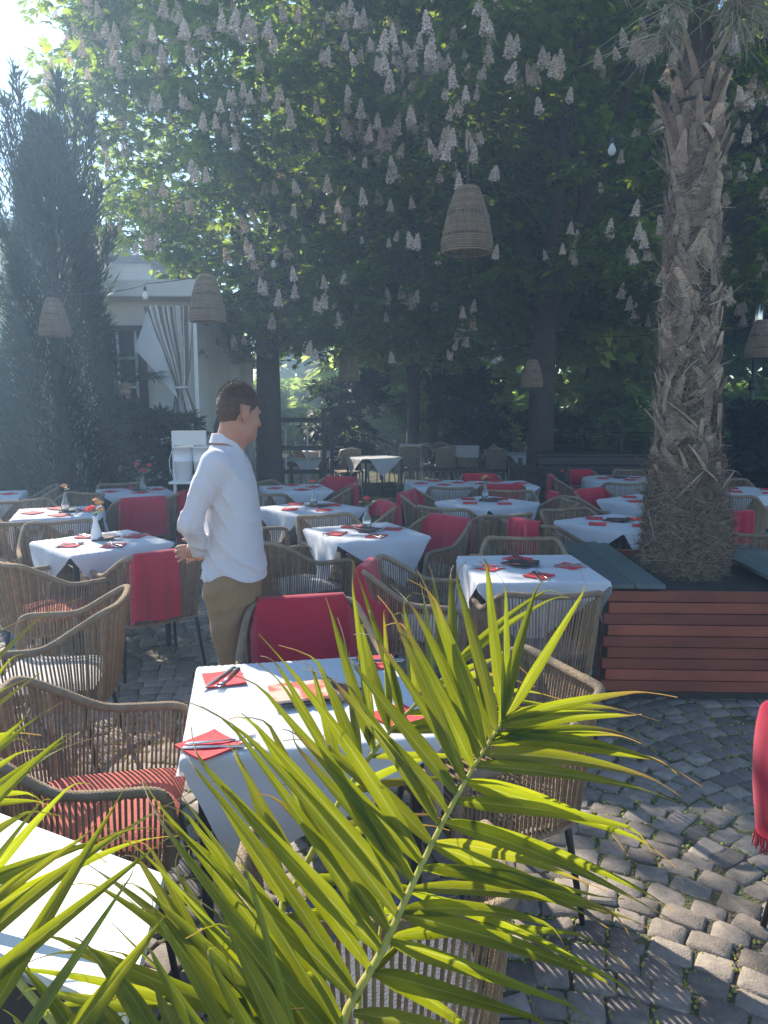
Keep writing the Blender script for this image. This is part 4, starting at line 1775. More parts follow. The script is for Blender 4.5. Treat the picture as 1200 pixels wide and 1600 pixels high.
rg = np.random.default_rng(17)
n, mseg = 90, 36
V, F = [], []
for i in range(n):
    z = .55 + (4.35 - .55) * i / (n - 1)
    c, r = axis(z)
    for k in range(mseg):
        a = 2 * PI * k / mseg
        rr = r * (.9 + .07 * math.sin(a * 5 + z * 9) + .05 * math.sin(a * 9 - z * 14) + rg.normal(0, .02))
        V.append((c + rr * math.cos(a), rr * math.sin(a), z - .60))
for i in range(n - 1):
    for k in range(mseg):
        k2 = (k + 1) % mseg
        F.append((i * mseg + k, i * mseg + k2, (i + 1) * mseg + k2, (i + 1) * mseg + k))
link('trunk', npmesh('trunk', V, F, smooth=True), M['palmcore'], pt)


def stub(mb, z, a, L, w0, w1, out, twist, curl, th=.008, side=0.0):
    """an old leaf base: a tapering, curved, slightly cupped plank"""
    c, r = axis(z)
    ns = 6
    V = []
    for i in range(ns + 1):
        t = i / ns
        ang = a + side * t
        rad = r * .93 + L * (out * t + curl * t * t)
        zz = z - .60 + L * t * math.sqrt(max(.05, 1 - min(.95, (out + curl * t) ** 2)))
        ctr = Vector((c + math.cos(ang) * rad, math.sin(ang) * rad, zz))
        s = Vector((-math.sin(ang), math.cos(ang), 0))
        d = Vector((math.cos(ang), math.sin(ang), 0))
        tw = twist * t
        s2 = s * math.cos(tw) + d * math.sin(tw)
        d2 = d * math.cos(tw) - s * math.sin(tw)
        w_ = w0 + (w1 - w0) * t ** .8
        if i == ns:
            w_ *= rg.uniform(.5, .9)
        V += [ctr - s2 * w_ / 2, ctr + d2 * (w_ * .16), ctr + s2 * w_ / 2, ctr - d2 * th]
    F = []
    for i in range(ns):
        for k in range(4):
            F.append((i * 4 + k, i * 4 + (k + 1) % 4, i * 4 + 4 + (k + 1) % 4, i * 4 + 4 + k))
    F += [(3, 2, 1, 0), tuple(ns * 4 + k for k in range(4))]
    mb.add(V, F, False)


mb = MB()
N = 330
for i in range(N):
    z = 1.10 + 2.30 * i / N + rg.normal(0, .03)
    a = i * 2.399 + rg.normal(0, .25)
    u = (z - 1.1) / 2.3
    mb.tone = float(np.clip(rg.normal(.52, .28), 0, 1))
    big = z > 3.0
    stub(mb, z, a, rg.uniform(.10, .22), rg.uniform(.07, .135), rg.uniform(.03, .085), rg.uniform(.0, .09) + (.14 if big else 0), rg.normal(0, .35), rg.uniform(-.04, .12), side=rg.normal(0, .55))
for i in range(46):                       # long protruding ones near the top and some diagonal ones
    z = rg.uniform(3.0, 3.55)
    mb.tone = float(np.clip(rg.normal(.6, .3), 0, 1))
    stub(mb, z, i * 2.399, rg.uniform(.16, .30), rg.uniform(.05, .085), rg.uniform(.02, .04), rg.uniform(.25, .6), rg.normal(0, .4), rg.uniform(.0, .3), side=rg.normal(0, .2))
for i in range(32):
    z = rg.uniform(.95, 1.9)
    mb.tone = float(np.clip(rg.normal(.45, .3), 0, 1))
    stub(mb, z, rg.uniform(0, 2 * PI), rg.uniform(.12, .26), rg.uniform(.03, .055), rg.uniform(.004, .02), rg.uniform(.1, .55), rg.normal(0, .8), rg.uniform(-.1, .3), side=rg.normal(0, .9))
mb.build('leaf_bases', M['stub'], pt)


def strands(n, z0, z1, L0, L1, wd, rg, up=.5, out0=.95, zpow=1.0, wild=.5, frad=1.0):
    z = z0 + (z1 - z0) * rg.uniform(0, 1, n) ** zpow
    a = rg.uniform(0, 2 * PI, n)
    c, r = axis(z)
    r = r * rg.uniform(out0, 1.06, n) * frad
    p = np.stack([c + r * np.cos(a), r * np.sin(a), z - .60], -1)
    tg = np.stack([-np.sin(a), np.cos(a), np.zeros(n)], -1)
    od = np.stack([np.cos(a), np.sin(a), np.zeros(n)], -1)
    s = rg.choice([-1, 1], n)[:, None]
    d = tg * s * rg.uniform(.2, 1, n)[:, None] + np.array([0, 0, 1.0]) * rg.normal(up, .7, n)[:, None] + od * (rg.uniform(0, wild, n) ** 1.5)[:, None]
    d = unit(d)
    L = rg.uniform(L0, L1, n)[:, None]
    bend = unit(rg.normal(0, 1, (n, 3)))
    sd = unit(np.cross(d, od + rg.normal(0, .2, (n, 3)))) * wd
    K = 5
    V = np.zeros((n, K * 2, 3))
    for k in range(K):
        t = k / (K - 1)
        q = p + d * L * t + bend * L * .35 * t * t - od * (L * .25 * t * t)
        rad = np.hypot(q[:, 0] - c, q[:, 1])
        rmin = r * .98
        fix = np.maximum(1, rmin / np.maximum(rad, 1e-6))
        q[:, 0] = c + (q[:, 0] - c) * fix
        q[:, 1] = q[:, 1] * fix
        w_ = (1 - t * .75)
        V[:, k * 2] = q + sd * w_
        V[:, k * 2 + 1] = q - sd * w_
    F = np.array([(2 * k, 2 * k + 1, 2 * k + 3, 2 * k + 2) for k in range(K - 1)])
    FF = (F[None] + (np.arange(n) * K * 2)[:, None, None]).reshape(-1, 4)
    return npmesh('fibre', V.reshape(-1, 3), FF, attr=np.repeat(rg.uniform(0, 1, n), K * 2))


link('fibre_mat', strands(15000, .60, 1.40, .05, .17, .0019, rg, up=.1, zpow=1.15, wild=.45), M['fibre'], pt)
link('fibre', strands(9500, 1.25, 3.6, .06, .17, .0016, rg, up=.3, wild=.35), M['fibre'], pt)
tag(link('dry_fibre', strands(150, 1.0, 3.4, .10, .22, .0035, rg, up=.5, wild=.7), M['dryleaf'], pt), kind='stuff')

# crown: petioles and fans
mb_dry = MB()
for i in range(26):
    a = i * 2.399
    el = math.radians(rg.uniform(40, 86))
    L = rg.uniform(.75, 1.05)
    z0 = 3.80 + .5 * i / 26 + rg.uniform(-.03, .03)
    c, r = axis(z0)
    b = Vector((c + r * .6 * math.cos(a), r * .6 * math.sin(a), z0 - .60))
    d = Vector((math.cos(a) * math.cos(el), math.sin(a) * math.cos(el), math.sin(el)))
    e = b + d * L + Vector((0, 0, -.05))
    mb = MB()
    mb.tube([b, b + d * .12, b + d * L * .6, e], [.036, .021, .011, .009], 8, flat=.5)
    f = mb.build('petiole', M['petiole'], pt)
    fan = MB()
    s = d.cross(Vector((0, 0, 1))).normalized()
    upn = s.cross(d).normalized()
    nseg = 30
    for k in range(nseg):
        A = -2.1 + 4.2 * k / (nseg - 1)
        dd = (d * math.cos(A) + s * math.sin(A)).normalized()
        Lg = .52 * (1 - .18 * abs(A) / 2.1) * rg.uniform(.9, 1.08)
        w_ = .016
        pr = (-d * math.sin(A) + s * math.cos(A))
        m1 = e + dd * Lg * .5 + pr * w_
        m2 = e + dd * Lg * .5 - pr * w_
        fl = e + dd * Lg * .5 + upn * .01
        tp = e + dd * Lg + Vector((0, 0, -Lg * .28))
        fan.add([e, m1, tp, m2, fl], [(0, 1, 4), (1, 2, 4), (2, 3, 4), (3, 0, 4)])
    fan.build('fan_leaf', M['dryleaf' if i < 12 else 'leafdark'], pt)
# shredded dry fans hanging round the neck
for i in range(9):
    a = rg.uniform(-PI * .6, .5) if i < 7 else rg.uniform(0, 6)
    z0 = 3.62 + rg.uniform(-.05, .25)
    c, r = axis(z0)
    b = Vector((c + r * math.cos(a), r * math.sin(a), z0 - .60))
    e = b + Vector((math.cos(a) * .14, math.sin(a) * .14, rg.uniform(.08, .25)))
    mb_dry.tone = .4
    mb_dry.tube([b, (b + e) / 2, e], [.018, .01, .007], 6)
    for k in range(42):
        d = Vector((math.cos(a) * .5 + rg.normal(0, .55), math.sin(a) * .5 + rg.normal(0, .55), rg.normal(.25, .5))).normalized()
        L = rg.uniform(.10, .28)
        q = Vector((rg.normal(0, .08), rg.normal(0, .08), -.05))
        mb_dry.tone = float(rg.uniform(0, 1))
        mb_dry.tube([e, e + d * L * .35, e + d * L * .7 + q * .5, e + d * L + q * 1.4 + Vector((0, 0, -.05))], [.0035, .003, .0025, .0012], 3, caps=False)
mb_dry.build('dry_fan', M['dryleaf'], pt)
mb = MB()
c, r = axis(3.42)
mb.tube([(c + (r + .03) * math.cos(k * PI / 12), (r + .03) * math.sin(k * PI / 12), 3.42 - .60 + .012 * math.sin(k * .5)) for k in range(24)], .009, 6, closed=True)
mb.build('strap', M['black'], pt)

# ================================================================== DARK PLANTER BOX at the back
a0, a1 = D(835, 745, 10.9), D(1003, 745, 10.9)
t = thing('dark_planter_box', 'long black stained wooden box at the back, left of the palm trunk', 'planter', ((a0.x + a1.x) / 2, 10.9, 0))
W2 = a1.x - a0.x
mb = MB()
for k in range(7):
    mb.box((0, 0, .07 + k * .135), (W2, .5, .125), bev=.008)
mb.build('cladding', M['darkwood'], t)
mb = MB()
mb.box((0, 0, .965), (W2 + .06, .58, .035), bev=.006)
mb.build('rim_board', M['darkwood'], t)
# slanted side panel seen left of it
t = thing('slatted_screen', 'dark slatted wooden screen leaning off the left end of the dark box', 'screen', (a0.x - .12, 10.0, 0), .25)
mb = MB()
for k in range(6):
    mb.box((0, 0, .08 + k * .14), (.04, 1.5, .11), bev=.006)
mb.build('slat_panel', M['darkwood'], t)
for s in (-1, 1):
    mb = MB()
    mb.box((.04, s * .7, .46), (.04, .06, .92), bev=.004)
    mb.build('post', M['darkwood'], t)

# park railing
t = thing('iron_railing', 'low dark iron railing in front of the park, left of the palm', 'railing', (0, 14.9, 0))
mb = MB()
xa, xb = D(860, 700, 14.9).x, D(1200, 700, 14.9).x + 2
for z in (.35, .75, 1.12):
    mb.tube([(xa, 0, z), (xb, 0, z)], .016, 6)
mb.build('rail', M['black'], t)
for k in range(10):
    mb = MB()
    mb.box((xa + (xb - xa) * k / 9, 0, .58), (.05, .05, 1.2))
    mb.build('post', M['black'], t)

# trellis / pergola posts behind the man
t = thing('wooden_trellis', 'dark trellis frame with pale uprights right of the head of the man', 'trellis', (0, 12.0, 0))
xa, xb = D(402, 700, 12.0).x, D(520, 700, 12.0).x
mb = MB()
for py in (656, 700, 737):
    z = D(450, py, 12.0).z
    mb.box(((xa + xb) / 2, 0, z), (xb - xa, .07, .07), bev=.005)
mb.build('cross_beam', M['darkwood'], t)
for px, mt in ((404, 'darkwood'), (447, 'pale'), (481, 'pale'), (506, 'darkwood'), (519, 'darkwood')):
    mb = MB()
    x = D(px, 700, 12.0).x
    zt = D(px, 640 if mt == 'darkwood' else 668, 12.0).z
    mb.box((x, -.02, zt / 2), (.06 if mt == 'darkwood' else .025, .06 if mt == 'darkwood' else .025, zt), bev=.004)
    mb.build('post', M[mt], t)

# ================================================================== WHITE PAVILION (left)
YB = 10.6
x0, x1 = D(-260, 560, YB).x, D(297, 560, YB).x
ztop = D(200, 470, YB).z
t = thing('white_pavilion', 'low white flat roofed pavilion at the left behind the cypress', 'building', (x1, YB, 0))
wl = D(172, 560, YB).x - x1
wr = D(226, 560, YB).x - x1
zb, zt = D(200, 690, YB).z, D(200, 513, YB).z
mb = MB()
Ltot = x0 - x1
mb.box(((Ltot + wl) / 2, .1, ztop / 2 - .01), (wl - Ltot, .2, ztop))
mb.box(((wr + 0) / 2, .1, ztop / 2 - .01), (-wr, .2, ztop))
mb.box(((wl + wr) / 2, .1, (zt + ztop) / 2 - .01), (wr - wl, .2, ztop - zt))
mb.box(((wl + wr) / 2, .1, zb / 2), (wr - wl, .2, zb))
mb.build('wall', M['creamwall'], t)
mb = MB()
mb.box((-.1, 2.2, ztop / 2 - .01), (.2, 4.0, ztop))
mb.build('wall', M['creamwall'], t)
mb = MB()
mb.box((Ltot / 2 + .1, 1.9, ztop + .07), (-Ltot + .45, 4.7, .16), bev=.02)
mb.box((Ltot / 2 + .1, -.47, ztop + .10), (-Ltot + .5, .05, .22), bev=.01)
mb.build('roof', M['whitewall'], t)
f = MB()
cw, ch_ = (wl + wr) / 2, (zb + zt) / 2
for (dx, dz, sx, sz) in ((-(wr - wl) / 2, 0, .07, zt - zb), ((wr - wl) / 2, 0, .07, zt - zb), (0, (zt - zb) / 2, wr - wl + .07, .07), (0, -(zt - zb) / 2, wr - wl + .07, .07)):
    f.box((cw + dx, -.02, ch_ + dz), (sx, .08, sz), bev=.006)
fo = f.build('window', M['darkwood'], t)
f = MB()
for dx in (-.14, .12):
    f.box((cw + dx, .03, ch_), (.035, .03, zt - zb - .06))
for dz in (-.45, -.02, .38):
    f.box((cw - .02, .032, ch_ + dz), (.30, .034, .035))
f.build('window_frame', M['whitewood'], fo)
f = MB()
f.box((cw, .085, ch_), (wr - wl - .06, .012, zt - zb - .06))
M['darkglass'] = mat('dark_window_glass', (.03, .035, .04), .08, .3, 2, spec=.8)
f.build('pane', M['darkglass'], fo)

# striped curtain, tied
YC = YB - .72
t = thing('striped_curtain', 'white and brown striped canvas curtain tied back at the corner of the white pavilion', 'curtain', (0, YC, 0))
zz = [D(250, py, YC).z for py in (478, 500, 530, 560, 590, 607, 620, 650, 680)]
lx = [D(px, 560, YC).x for px in (226, 232, 243, 256, 267, 272, 268, 262, 258)]
rx = [D(px, 560, YC).x for px in (301, 300, 299, 297, 294, 291, 296, 306, 315)]
nu, nv = 70, 34
V, U = [], []
for j in range(nv):
    t_ = j / (nv - 1)
    z = zz[0] + (zz[-1] - zz[0]) * t_
    xl, xr = np.interp(-z, [-q for q in zz], lx), np.interp(-z, [-q for q in zz], rx)
    wdt = xr - xl
    for i in range(nu):
        u = i / (nu - 1)
        dep = .05 * math.sin(u * 34 + .8 * math.sin(t_ * 3)) * (1.1 - .3 * t_) + .03 * math.sin(u * 13 + 1)
        V.append((xl + wdt * u + .01 * math.sin(u * 40 + t_ * 4), dep, z))
        U.append((u + .02 * math.sin(t_ * 3), t_))
F = [(j * nu + i, j * nu + i + 1, (j + 1) * nu + i + 1, (j + 1) * nu + i) for j in range(nv - 1) for i in range(nu - 1)]
link('striped_cloth', npmesh('striped_cloth', V, F, True, uv=U), M['stripe'], t)
# plain white flap pulled to the tie
mb = MB()
a, b, c, d = D(234, 487, YC), D(216, 546, YC), D(283, 623, YC), D(262, 560, YC)
V = []
for i in range(9):
    for j in range(9):
        u, v = i / 8, j / 8
        p = a.lerp(b, u).lerp(d.lerp(c, u), v)
        V.append((p.x, -.11 + .02 * math.sin(v * 9 + u * 4) - .03 * u, p.z))
mb.add(V, [(i * 9 + j, i * 9 + j + 1, (i + 1) * 9 + j + 1, (i + 1) * 9 + j) for i in range(8) for j in range(8)], True)
mb.build('white_flap', M['linen'], t)
mb = MB()
k = D(281, 606, YC)
mb.tube([(k.x - .09, -.12, k.z + .02), (k.x, -.15, k.z), (k.x + .10, -.10, k.z + .01), (k.x + .10, .08, k.z), (k.x, .1, k.z), (k.x - .09, .08, k.z)], .014, 6, closed=True)
mb.build('tie', M['whitewood'], t)
pc = D(300, 560, YC)
t = thing('pavilion_post', 'white metal corner post beside the striped curtain', 'post', (pc.x + .03, YC + .1, 0))
mb = MB()
mb.box((0, 0, (zz[0] + .12) / 2), (.05, .05, zz[0] + .12), bev=.004)
mb.build('shaft', M['whitewood'], t)
mb = MB()
mb.box((0, 0, .006), (.14, .14, .012))
mb.build('base_plate', M['whitewood'], t)

# white party tent wall + dark parasol behind, right of the curtain
a, b = D(296, 600, 13.4), D(372, 600, 13.4)
t = thing('white_tent', 'white tent wall right of the striped curtain, behind the man', 'tent', ((a.x + b.x) / 2, 13.4, 0))
hh = D(330, 568, 13.4).z
W3 = b.x - a.x + .5
mb = MB()
V, n = [], 30
for j in (0, 1):
    for i in range(n):
        u = i / (n - 1)
        V.append(((u - .5) * W3, .05 * math.sin(u * 25), j * hh))
mb.add(V, [(i, i + 1, n + i + 1, n + i) for i in range(n - 1)], True)
mb.build('side_wall', M['whitewall'], t)
mb = MB()
c = [(-W3 / 2 - .1, -.1, hh), (W3 / 2 + .1, -.1, hh), (W3 / 2 + .1, 2.2, hh), (-W3 / 2 - .1, 2.2, hh), (0, 1.05, hh + .55)]
mb.add(c, [(0, 1, 4), (1, 2, 4), (2, 3, 4), (3, 0, 4)])
mb.build('roof', M['whitewall'], t)
for sx in (-1, 1):
    mb = MB()
    mb.tube([(sx * W3 / 2, .0, 0), (sx * W3 / 2, .0, hh)], .025, 8)
    mb.build('post', M['whitewood'], t)
pp = D(333, 655, 12.4)
t = thing('dark_parasol', 'low dark navy parasol right of the striped curtain', 'parasol', (pp.x, 12.4, 0))
mb = MB()
zc = D(333, 632, 12.4).z
mb.tube([(0, 0, 0), (0, 0, zc + .12)], .022, 8)
mb.build('pole', M['black'], t)
M['navy'] = mat('navy_canvas', (.02, .025, .045), .8, .2, 6)
mb = MB()
k = 8
V = [(0, 0, zc)] + [(.55 * math.cos(2 * PI * i / k), .55 * math.sin(2 * PI * i / k), zc - .36) for i in range(k)] + [(.55 * math.cos(2 * PI * i / k), .55 * math.sin(2 * PI * i / k), zc - .50) for i in range(k)]
mb.add(V, [(0, 1 + i, 1 + (i + 1) % k) for i in range(k)] + [(1 + i, 1 + k + i, 1 + k + (i + 1) % k, 1 + (i + 1) % k) for i in range(k)])
mb.build('canopy', M['navy'], t)
mb = MB()
mb.lathe([(0, 0), (.22, 0), (.22, .05), (.03, .09), (.03, .2)], n=18)
mb.build('base', M['black'], t)

# cream service stand with bucket
YS = 7.6
a = D(268, 674, YS)
b = D(322, 674, YS)
sx0, sx1 = a.x, b.x
t = thing('service_stand', 'pale grey service stand with an upright board behind the shoulder of the man', 'stand', ((sx0 + sx1) / 2, YS, 0))
Wd = sx1 - sx0
zt_, zm = D(270, 673, YS).z, D(270, 696, YS).z
mb = MB()
mb.box((0, .0, (zt_ + zm) / 2), (Wd, .03, zt_ - zm), bev=.004)
mb.build('header_board', M['creamwall'], t)
mb = MB()
for s in (-1, 1):
    mb.box((s * (Wd / 2 - .014), 0, zm / 2), (.028, .028, zm))
mb.build('upright', M['whitewood'], t)
zs = D(285, 750, YS).z
mb = MB()
mb.box((0, -.02, zs - .012), (Wd, .34, .024), bev=.004)
mb.box((0, 0, .03), (Wd, .34, .03), bev=.004)
mb.build('shelf', M['whitewood'], t)
bx = D(288, 720, YS).x
for k, (dx, lb) in enumerate(((0, 'cream bucket on the service stand, left one'), (.20, 'cream bucket on the service stand, next to the man'))):
    t = thing('bucket', lb, 'bucket', (bx + dx, YS - .03, zs + .001), group='buckets on the stand')
    mb = MB()
    H_ = (zm - zs) * .98
    mb.lathe([(0, 0), (.082, 0), (.098, H_ * .55), (.102, H_ * .56), (.102, H_ * .60), (.099, H_ * .61), (.108, H_), (.112, H_), (.112, H_ - .012), (.100, H_ * .95), (.08, .01), (0, .01)], n=26)
    mb.build('bucket_body', M['china'], t)
    mb = MB()
    mb.tube([(-.11, 0, H_ * .9), (-.14, -.02, H_ * .6), (-.13, -.04, H_ * .3), (-.10, -.03, H_ * .12)], .004, 5)
    mb.build('handle', M['whitewood'], t)

# brown roofed house behind
YH = 19.0
t = thing('brown_house', 'old house with a brown tiled roof behind the cypress at the left', 'building', (0, YH, 0))
xr = D(118, 400, YH).x
zr, ze = D(0, 268, YH).z, D(60, 452, YH).z
XL = -22
mb = MB()
mb.box(((XL + xr) / 2, 3.6, ze / 2), (xr - XL - .6, 6.2, ze))
mb.build('wall', M['creamwall'], t)
mb = MB()
zz0 = D(100, 312, YH).z
V = [(XL, 0, ze - .05), (xr + .25, 0, ze - .05), (xr - .2, 3.6, zz0), (XL, 3.6, zr + .5), (XL, 7.2, ze - .05), (xr + .25, 7.2, ze - .05)]
V2 = [(x, y, z + .16) for x, y, z in V]
mb.add(V + V2, [(3, 2, 1, 0), (6, 7, 8, 9), (9, 8, 11, 10), (2, 3, 4, 5), (0, 1, 7, 6), (1, 2, 8, 7), (2, 5, 11, 8)])
mb.build('roof', M['rooftile'], t)
for k in range(3):
    mb = MB()
    wx = D(18 + k * 40, 420, YH).x
    mb.box((wx, .47, ze - 1.2), (.8, .05, 1.1), bev=.01)
    wo = mb.build('window', M['whitewood'], t)
    mb = MB()
    mb.box((wx, .44, ze - 1.2), (.62, .03, .92))
    mb.build('pane', M['darkglass'], wo)
# pale gable seen over the pavilion
t = thing('pale_house', 'pale rendered house wall seen above the white pavilion roof', 'building', (0, 21.5, 0))
a, b = D(118, 430, 21.5), D(236, 430, 21.5)
mb = MB()
zt2 = D(150, 412, 21.5).z
mb.box(((a.x + b.x) / 2, 3, zt2 / 2), (b.x - a.x, 6, zt2))
mb.build('wall', M['whitewall'], t)
mb = MB()
mb.box(((a.x + b.x) / 2, 3, zt2 + .1), (b.x - a.x + .4, 6.4, .2))
mb.build('roof', M['darkwood'], t)

# white lattice at the left edge
t = thing('white_lattice', 'white diagonal lattice panel at the left edge, behind the low cypress', 'lattice', (D(-14, 540, 10.2).x, 10.2, 0))
mb = MB()
zl, zh = D(0, 580, 10.2).z, D(0, 520, 10.2).z
for k in range(-10, 11):
    for s in (-1, 1):
        c_ = k * .085
        mb.box((c_, .006 * s, (zl + zh) / 2), (.018, .008, (zh - zl) * 1.25), M=Matrix.Rotation(s * .7, 3, 'Y'))
mb.build('lattice_slats', M['whitewood'], t)
for s in (-1, 1):
    mb = MB()
    mb.box((s * .45, 0, (zh + .25) / 2), (.05, .05, zh + .25))
    mb.build('post', M['whitewood'], t)

# small palm beside the pavilion window
c = D(196, 640, 9.6)
t = thing('small_palm', 'short palm with a pale stem in front of the pavilion window', 'palm', (c.x, 9.6, 0))
mb = MB()
for k in range(26):
    z = k * .075
    mb.tone = float(rg.uniform(0, 1))
    mb.tube([(0.01 * math.sin(k), 0, z), (0.01 * math.sin(k + 1), 0, z + .06), (0, 0, z + .08)], [.075, .09, .07], 9)
mb.build('trunk', M['stub'], t)
for k in range(11):
    a = k * 2.4
    el = .2 + .7 * ((k * 7) % 5) / 5
    b_ = Vector((0, 0, 1.95))
    d = Vector((math.cos(a) * math.cos(el), math.sin(a) * math.cos(el), math.sin(el)))
    e = b_ + d * .35
    mb = MB()
    mb.tube([b_, e], [.01, .006], 5)
    s = d.cross(Vector((0, 0, 1))).normalized()
    for q in range(16):
        A = -1.7 + 3.4 * q / 15
        dd = (d * math.cos(A) + s * math.sin(A)).normalized()
        pr = -d * math.sin(A) + s * math.cos(A)
        mb.add([e, e + dd * .16 + pr * .013, e + dd * .34 - Vector((0, 0, .08)), e + dd * .16 - pr * .013], [(0, 1, 2, 3)])
    mb.build('fan_leaf', M['leafdark'], t)

# red flowering oleander at left edge
c = D(12, 700, 9.2)
t = thing('flowering_shrub', 'coral red flowering shrub at the left edge behind the tables', 'shrub', (c.x - .1, 9.2, 0))
r_ = np.random.default_rng(3)
V, F, T_ = palmate(np.stack([r_.normal(0, .22, 260), r_.normal(0, .2, 260), r_.uniform(.6, 1.55, 260)], -1), r_.normal(0, 1, (260, 3)), .10, r_, 5)
link('foliage', npmesh('foliage', V, F, attr=T_), M['leafdark'], t)
V, F, T_ = palmate(np.stack([r_.normal(0, .2, 120), r_.normal(-.12, .12, 120), r_.uniform(.8, 1.5, 120)], -1), r_.normal(0, 1, (120, 3)), .06, r_, 5, wide=.4)
link('blossoms', npmesh('blossoms', V, F, attr=T_), M['petal_red'], t)
mb = MB()
for k in range(4):
    mb.tube([(0, 0, -.02), (r_.normal(0, .15), r_.normal(0, .1), 1.2)], [.015, .006], 5)
mb.build('stem', M['trunk'], t)

# ================================================================== PATIO HEATER
c = D(1176, 600, 10.6)
t = thing('patio_heater', 'slim steel patio heater with round reflector at the right edge behind the palm', 'heater', (c.x, 10.6, 0))
zt_ = D(1176, 456, 10.6).z
mb = MB()
mb.lathe([(0, 0), (.24, 0), (.24, .06), (.20, .10), (.20, .62), (.05, .70)], n=22)
mb.build('base', M['black'], t)
mb = MB()
mb.tube([(0, 0, .65), (0, 0, zt_ - .45)], .028, 10)
mb.tube([(0, 0, zt_ - 1.35), (0, 0, zt_ - 1.22)], .055, 10)
mb.build('pole', M['black'], t)
mb = MB()
mb.lathe([(.06, zt_ - .46), (.07, zt_ - .40), (.075, zt_ - .10), (.05, zt_ - .05)], n=16)
mb.build('burner', M['steel'], t)
mb = MB()
mb.lathe([(.02, zt_ + .06), (.12, zt_ + .035), (.32, zt_ - .02), (.34, zt_ - .05), (.30, zt_ - .03), (.1, zt_ + .02), (.02, zt_ + .03)], n=28)
mb.build('reflector', M['steel'], t)


# ================================================================== LAMPSHADES, CABLES, BULBS
def shade_mesh(R=.17, H=.42, rows=30, cols=64):
    rg = np.random.default_rng(4)
    mb = MB()

    def prof(u):
        return R * np.interp(u, [0, .04, .2, .5, .8, .93, 1.0], [.35, .44, .60, .82, .97, 1.0, .93])
    for k in range(cols):
        a = 2 * PI * k / cols
        mb.tone = float(rg.uniform(0, 1))
        pts = []
        for i in range(9):
            u = i / 8
            r = prof(u) + .002 * (-1) ** k
            pts.append((r * math.cos(a), r * math.sin(a), -u * H))
        mb.tube(pts, .0032, 3, caps=False)
    for j in range(rows):
        u = (j + .5) / rows
        if .40 < u < .45 or .72 < u < .76:
            continue
        r = prof(u)
        mb.tone = float(rg.uniform(.1, .9))
        mb.tube([((r + .003 * (-1) ** q) * math.cos(2 * PI * q / 32), (r + .003 * (-1) ** q) * math.sin(2 * PI * q / 32), -u * H) for q in range(32)], .0056 if u < .93 else .008, 4, closed=True)
    return mb


def make_lamp():
    t = thing('wicker_lamp', 'wicker lamp', 'lamp')
    shade_mesh().build('lamp_shade', M['wicker'], t)
    mb = MB()
    mb.tube([(0, 0, .32), (0, 0, -.10)], .004, 6)
    mb.build('cord', M['cable'], t)
    mb = MB()
    mb.lathe([(0, -.09), (.02, -.10), (.022, -.15), (.04, -.19), (.042, -.22), (.03, -.25), (0, -.262)], n=14)
    mb.build('bulb', M['bulbglass'], t)
    return t


LP = make_lamp()
for (px, py, y, s, lb) in [(731, 292, 5.1, 1.0, 'largest wicker lampshade, hanging in front of the chestnut crown'), (322, 430, 6.9, .98, 'wicker lampshade hanging beside the striped curtain top'), (83, 466, 9.3 - 1.4, .92, 'wicker lampshade hanging in front of the left cypress'),
                           (545, 553, 11.2, .95, 'small far wicker lampshade below the crown, right of the man'), (832, 562, 9.8, .85, 'small wicker lampshade in front of the forked trunk'), (1192, 500, 8.6, 1.0, 'wicker lampshade cut by the right edge')]:
    c = D(px, py, y)
    fresh(LP, lb, (c.x, c.y, c.z), 0, 'wicker lamps hung over the terrace', scale=s)


def wire(pts, label, nm='light_cable'):
    mb = MB()
    P3 = []
    for i in range(len(pts) - 1):
        a, b = Vector(pts[i]), Vector(pts[i + 1])
        for k in range(12):
            u = k / 12
            q = a.lerp(b, u)
            q.z -= 4 * u * (1 - u) * .04 * (b - a).length
            P3.append(q)
    P3.append(Vector(pts[-1]))
    mb.tube(P3, .006, 5)
    o = mb.build(nm, M['cable'])
    return tag(o, label, 'cable', 'light cables over the terrace')


wire([D(-40, 445, 8.6), D(150, 458, 8.6), D(230, 443, 8.8), D(430, 395, 9.6), D(565, 360, 10.2), D(760, 318, 9.0), D(957, 212, 6.6), D(1062, 172, 4.75)], 'long black light cable running from the pavilion to the palm top')
wire([D(700, 560, 12.5), D(880, 518, 11), D(1030, 521, 10), D(1200, 500, 9), D(1300, 490, 8.5)], 'pale cable crossing behind the palm trunk at mid height')
wire([D(300, 572, 12.6), D(330, 606, 12.8), D(372, 590, 13)], 'thin cable sagging in front of the white tent')


def make_bulb():
    t = thing('light_bulb', 'bulb', 'light bulb')
    mb = MB()
    mb.lathe([(0, .05), (.017, .05), (.018, 0), (.012, -.005)], n=12)
    mb.build('socket', M['cable'], t)
    mb = MB()
    mb.lathe([(.012, 0), (.016, -.015), (.032, -.045), (.034, -.065), (.024, -.09), (0, -.10)], n=16)
    mb.build('bulb_glass', M['bulbface'], t)
    return t


M['bulbface'] = mat('opal_bulb', (.72, .72, .70), .25, .04, 5, trans=(.9, .9, .9), tfac=.3)
BU = make_bulb()
for (px, py, y, lb) in [(957, 212, 6.6, 'white bulb on the cable left of the palm top'), (565, 362, 10.2, 'white bulb on the cable in the middle of the crown'), (226, 446, 8.8, 'bulb on the cable above the pavilion window'), (21, 456, 8.6, 'bulb at the left edge above the lattice'),
                        (760, 322, 9.0, 'bulb hidden behind the largest wicker shade'), (427, 398, 9.6, 'bulb on the cable above the man')]:
    c = D(px, py, y)
    fresh(BU, lb, (c.x, c.y, c.z - .06), 0, 'bulbs of the light cable')

# ================================================================== THE MAN
def smin(a, b, k):
    h = np.clip(.5 + .5 * (b - a) / k, 0, 1)
    return b + (a - b) * h - k * h * (1 - h)


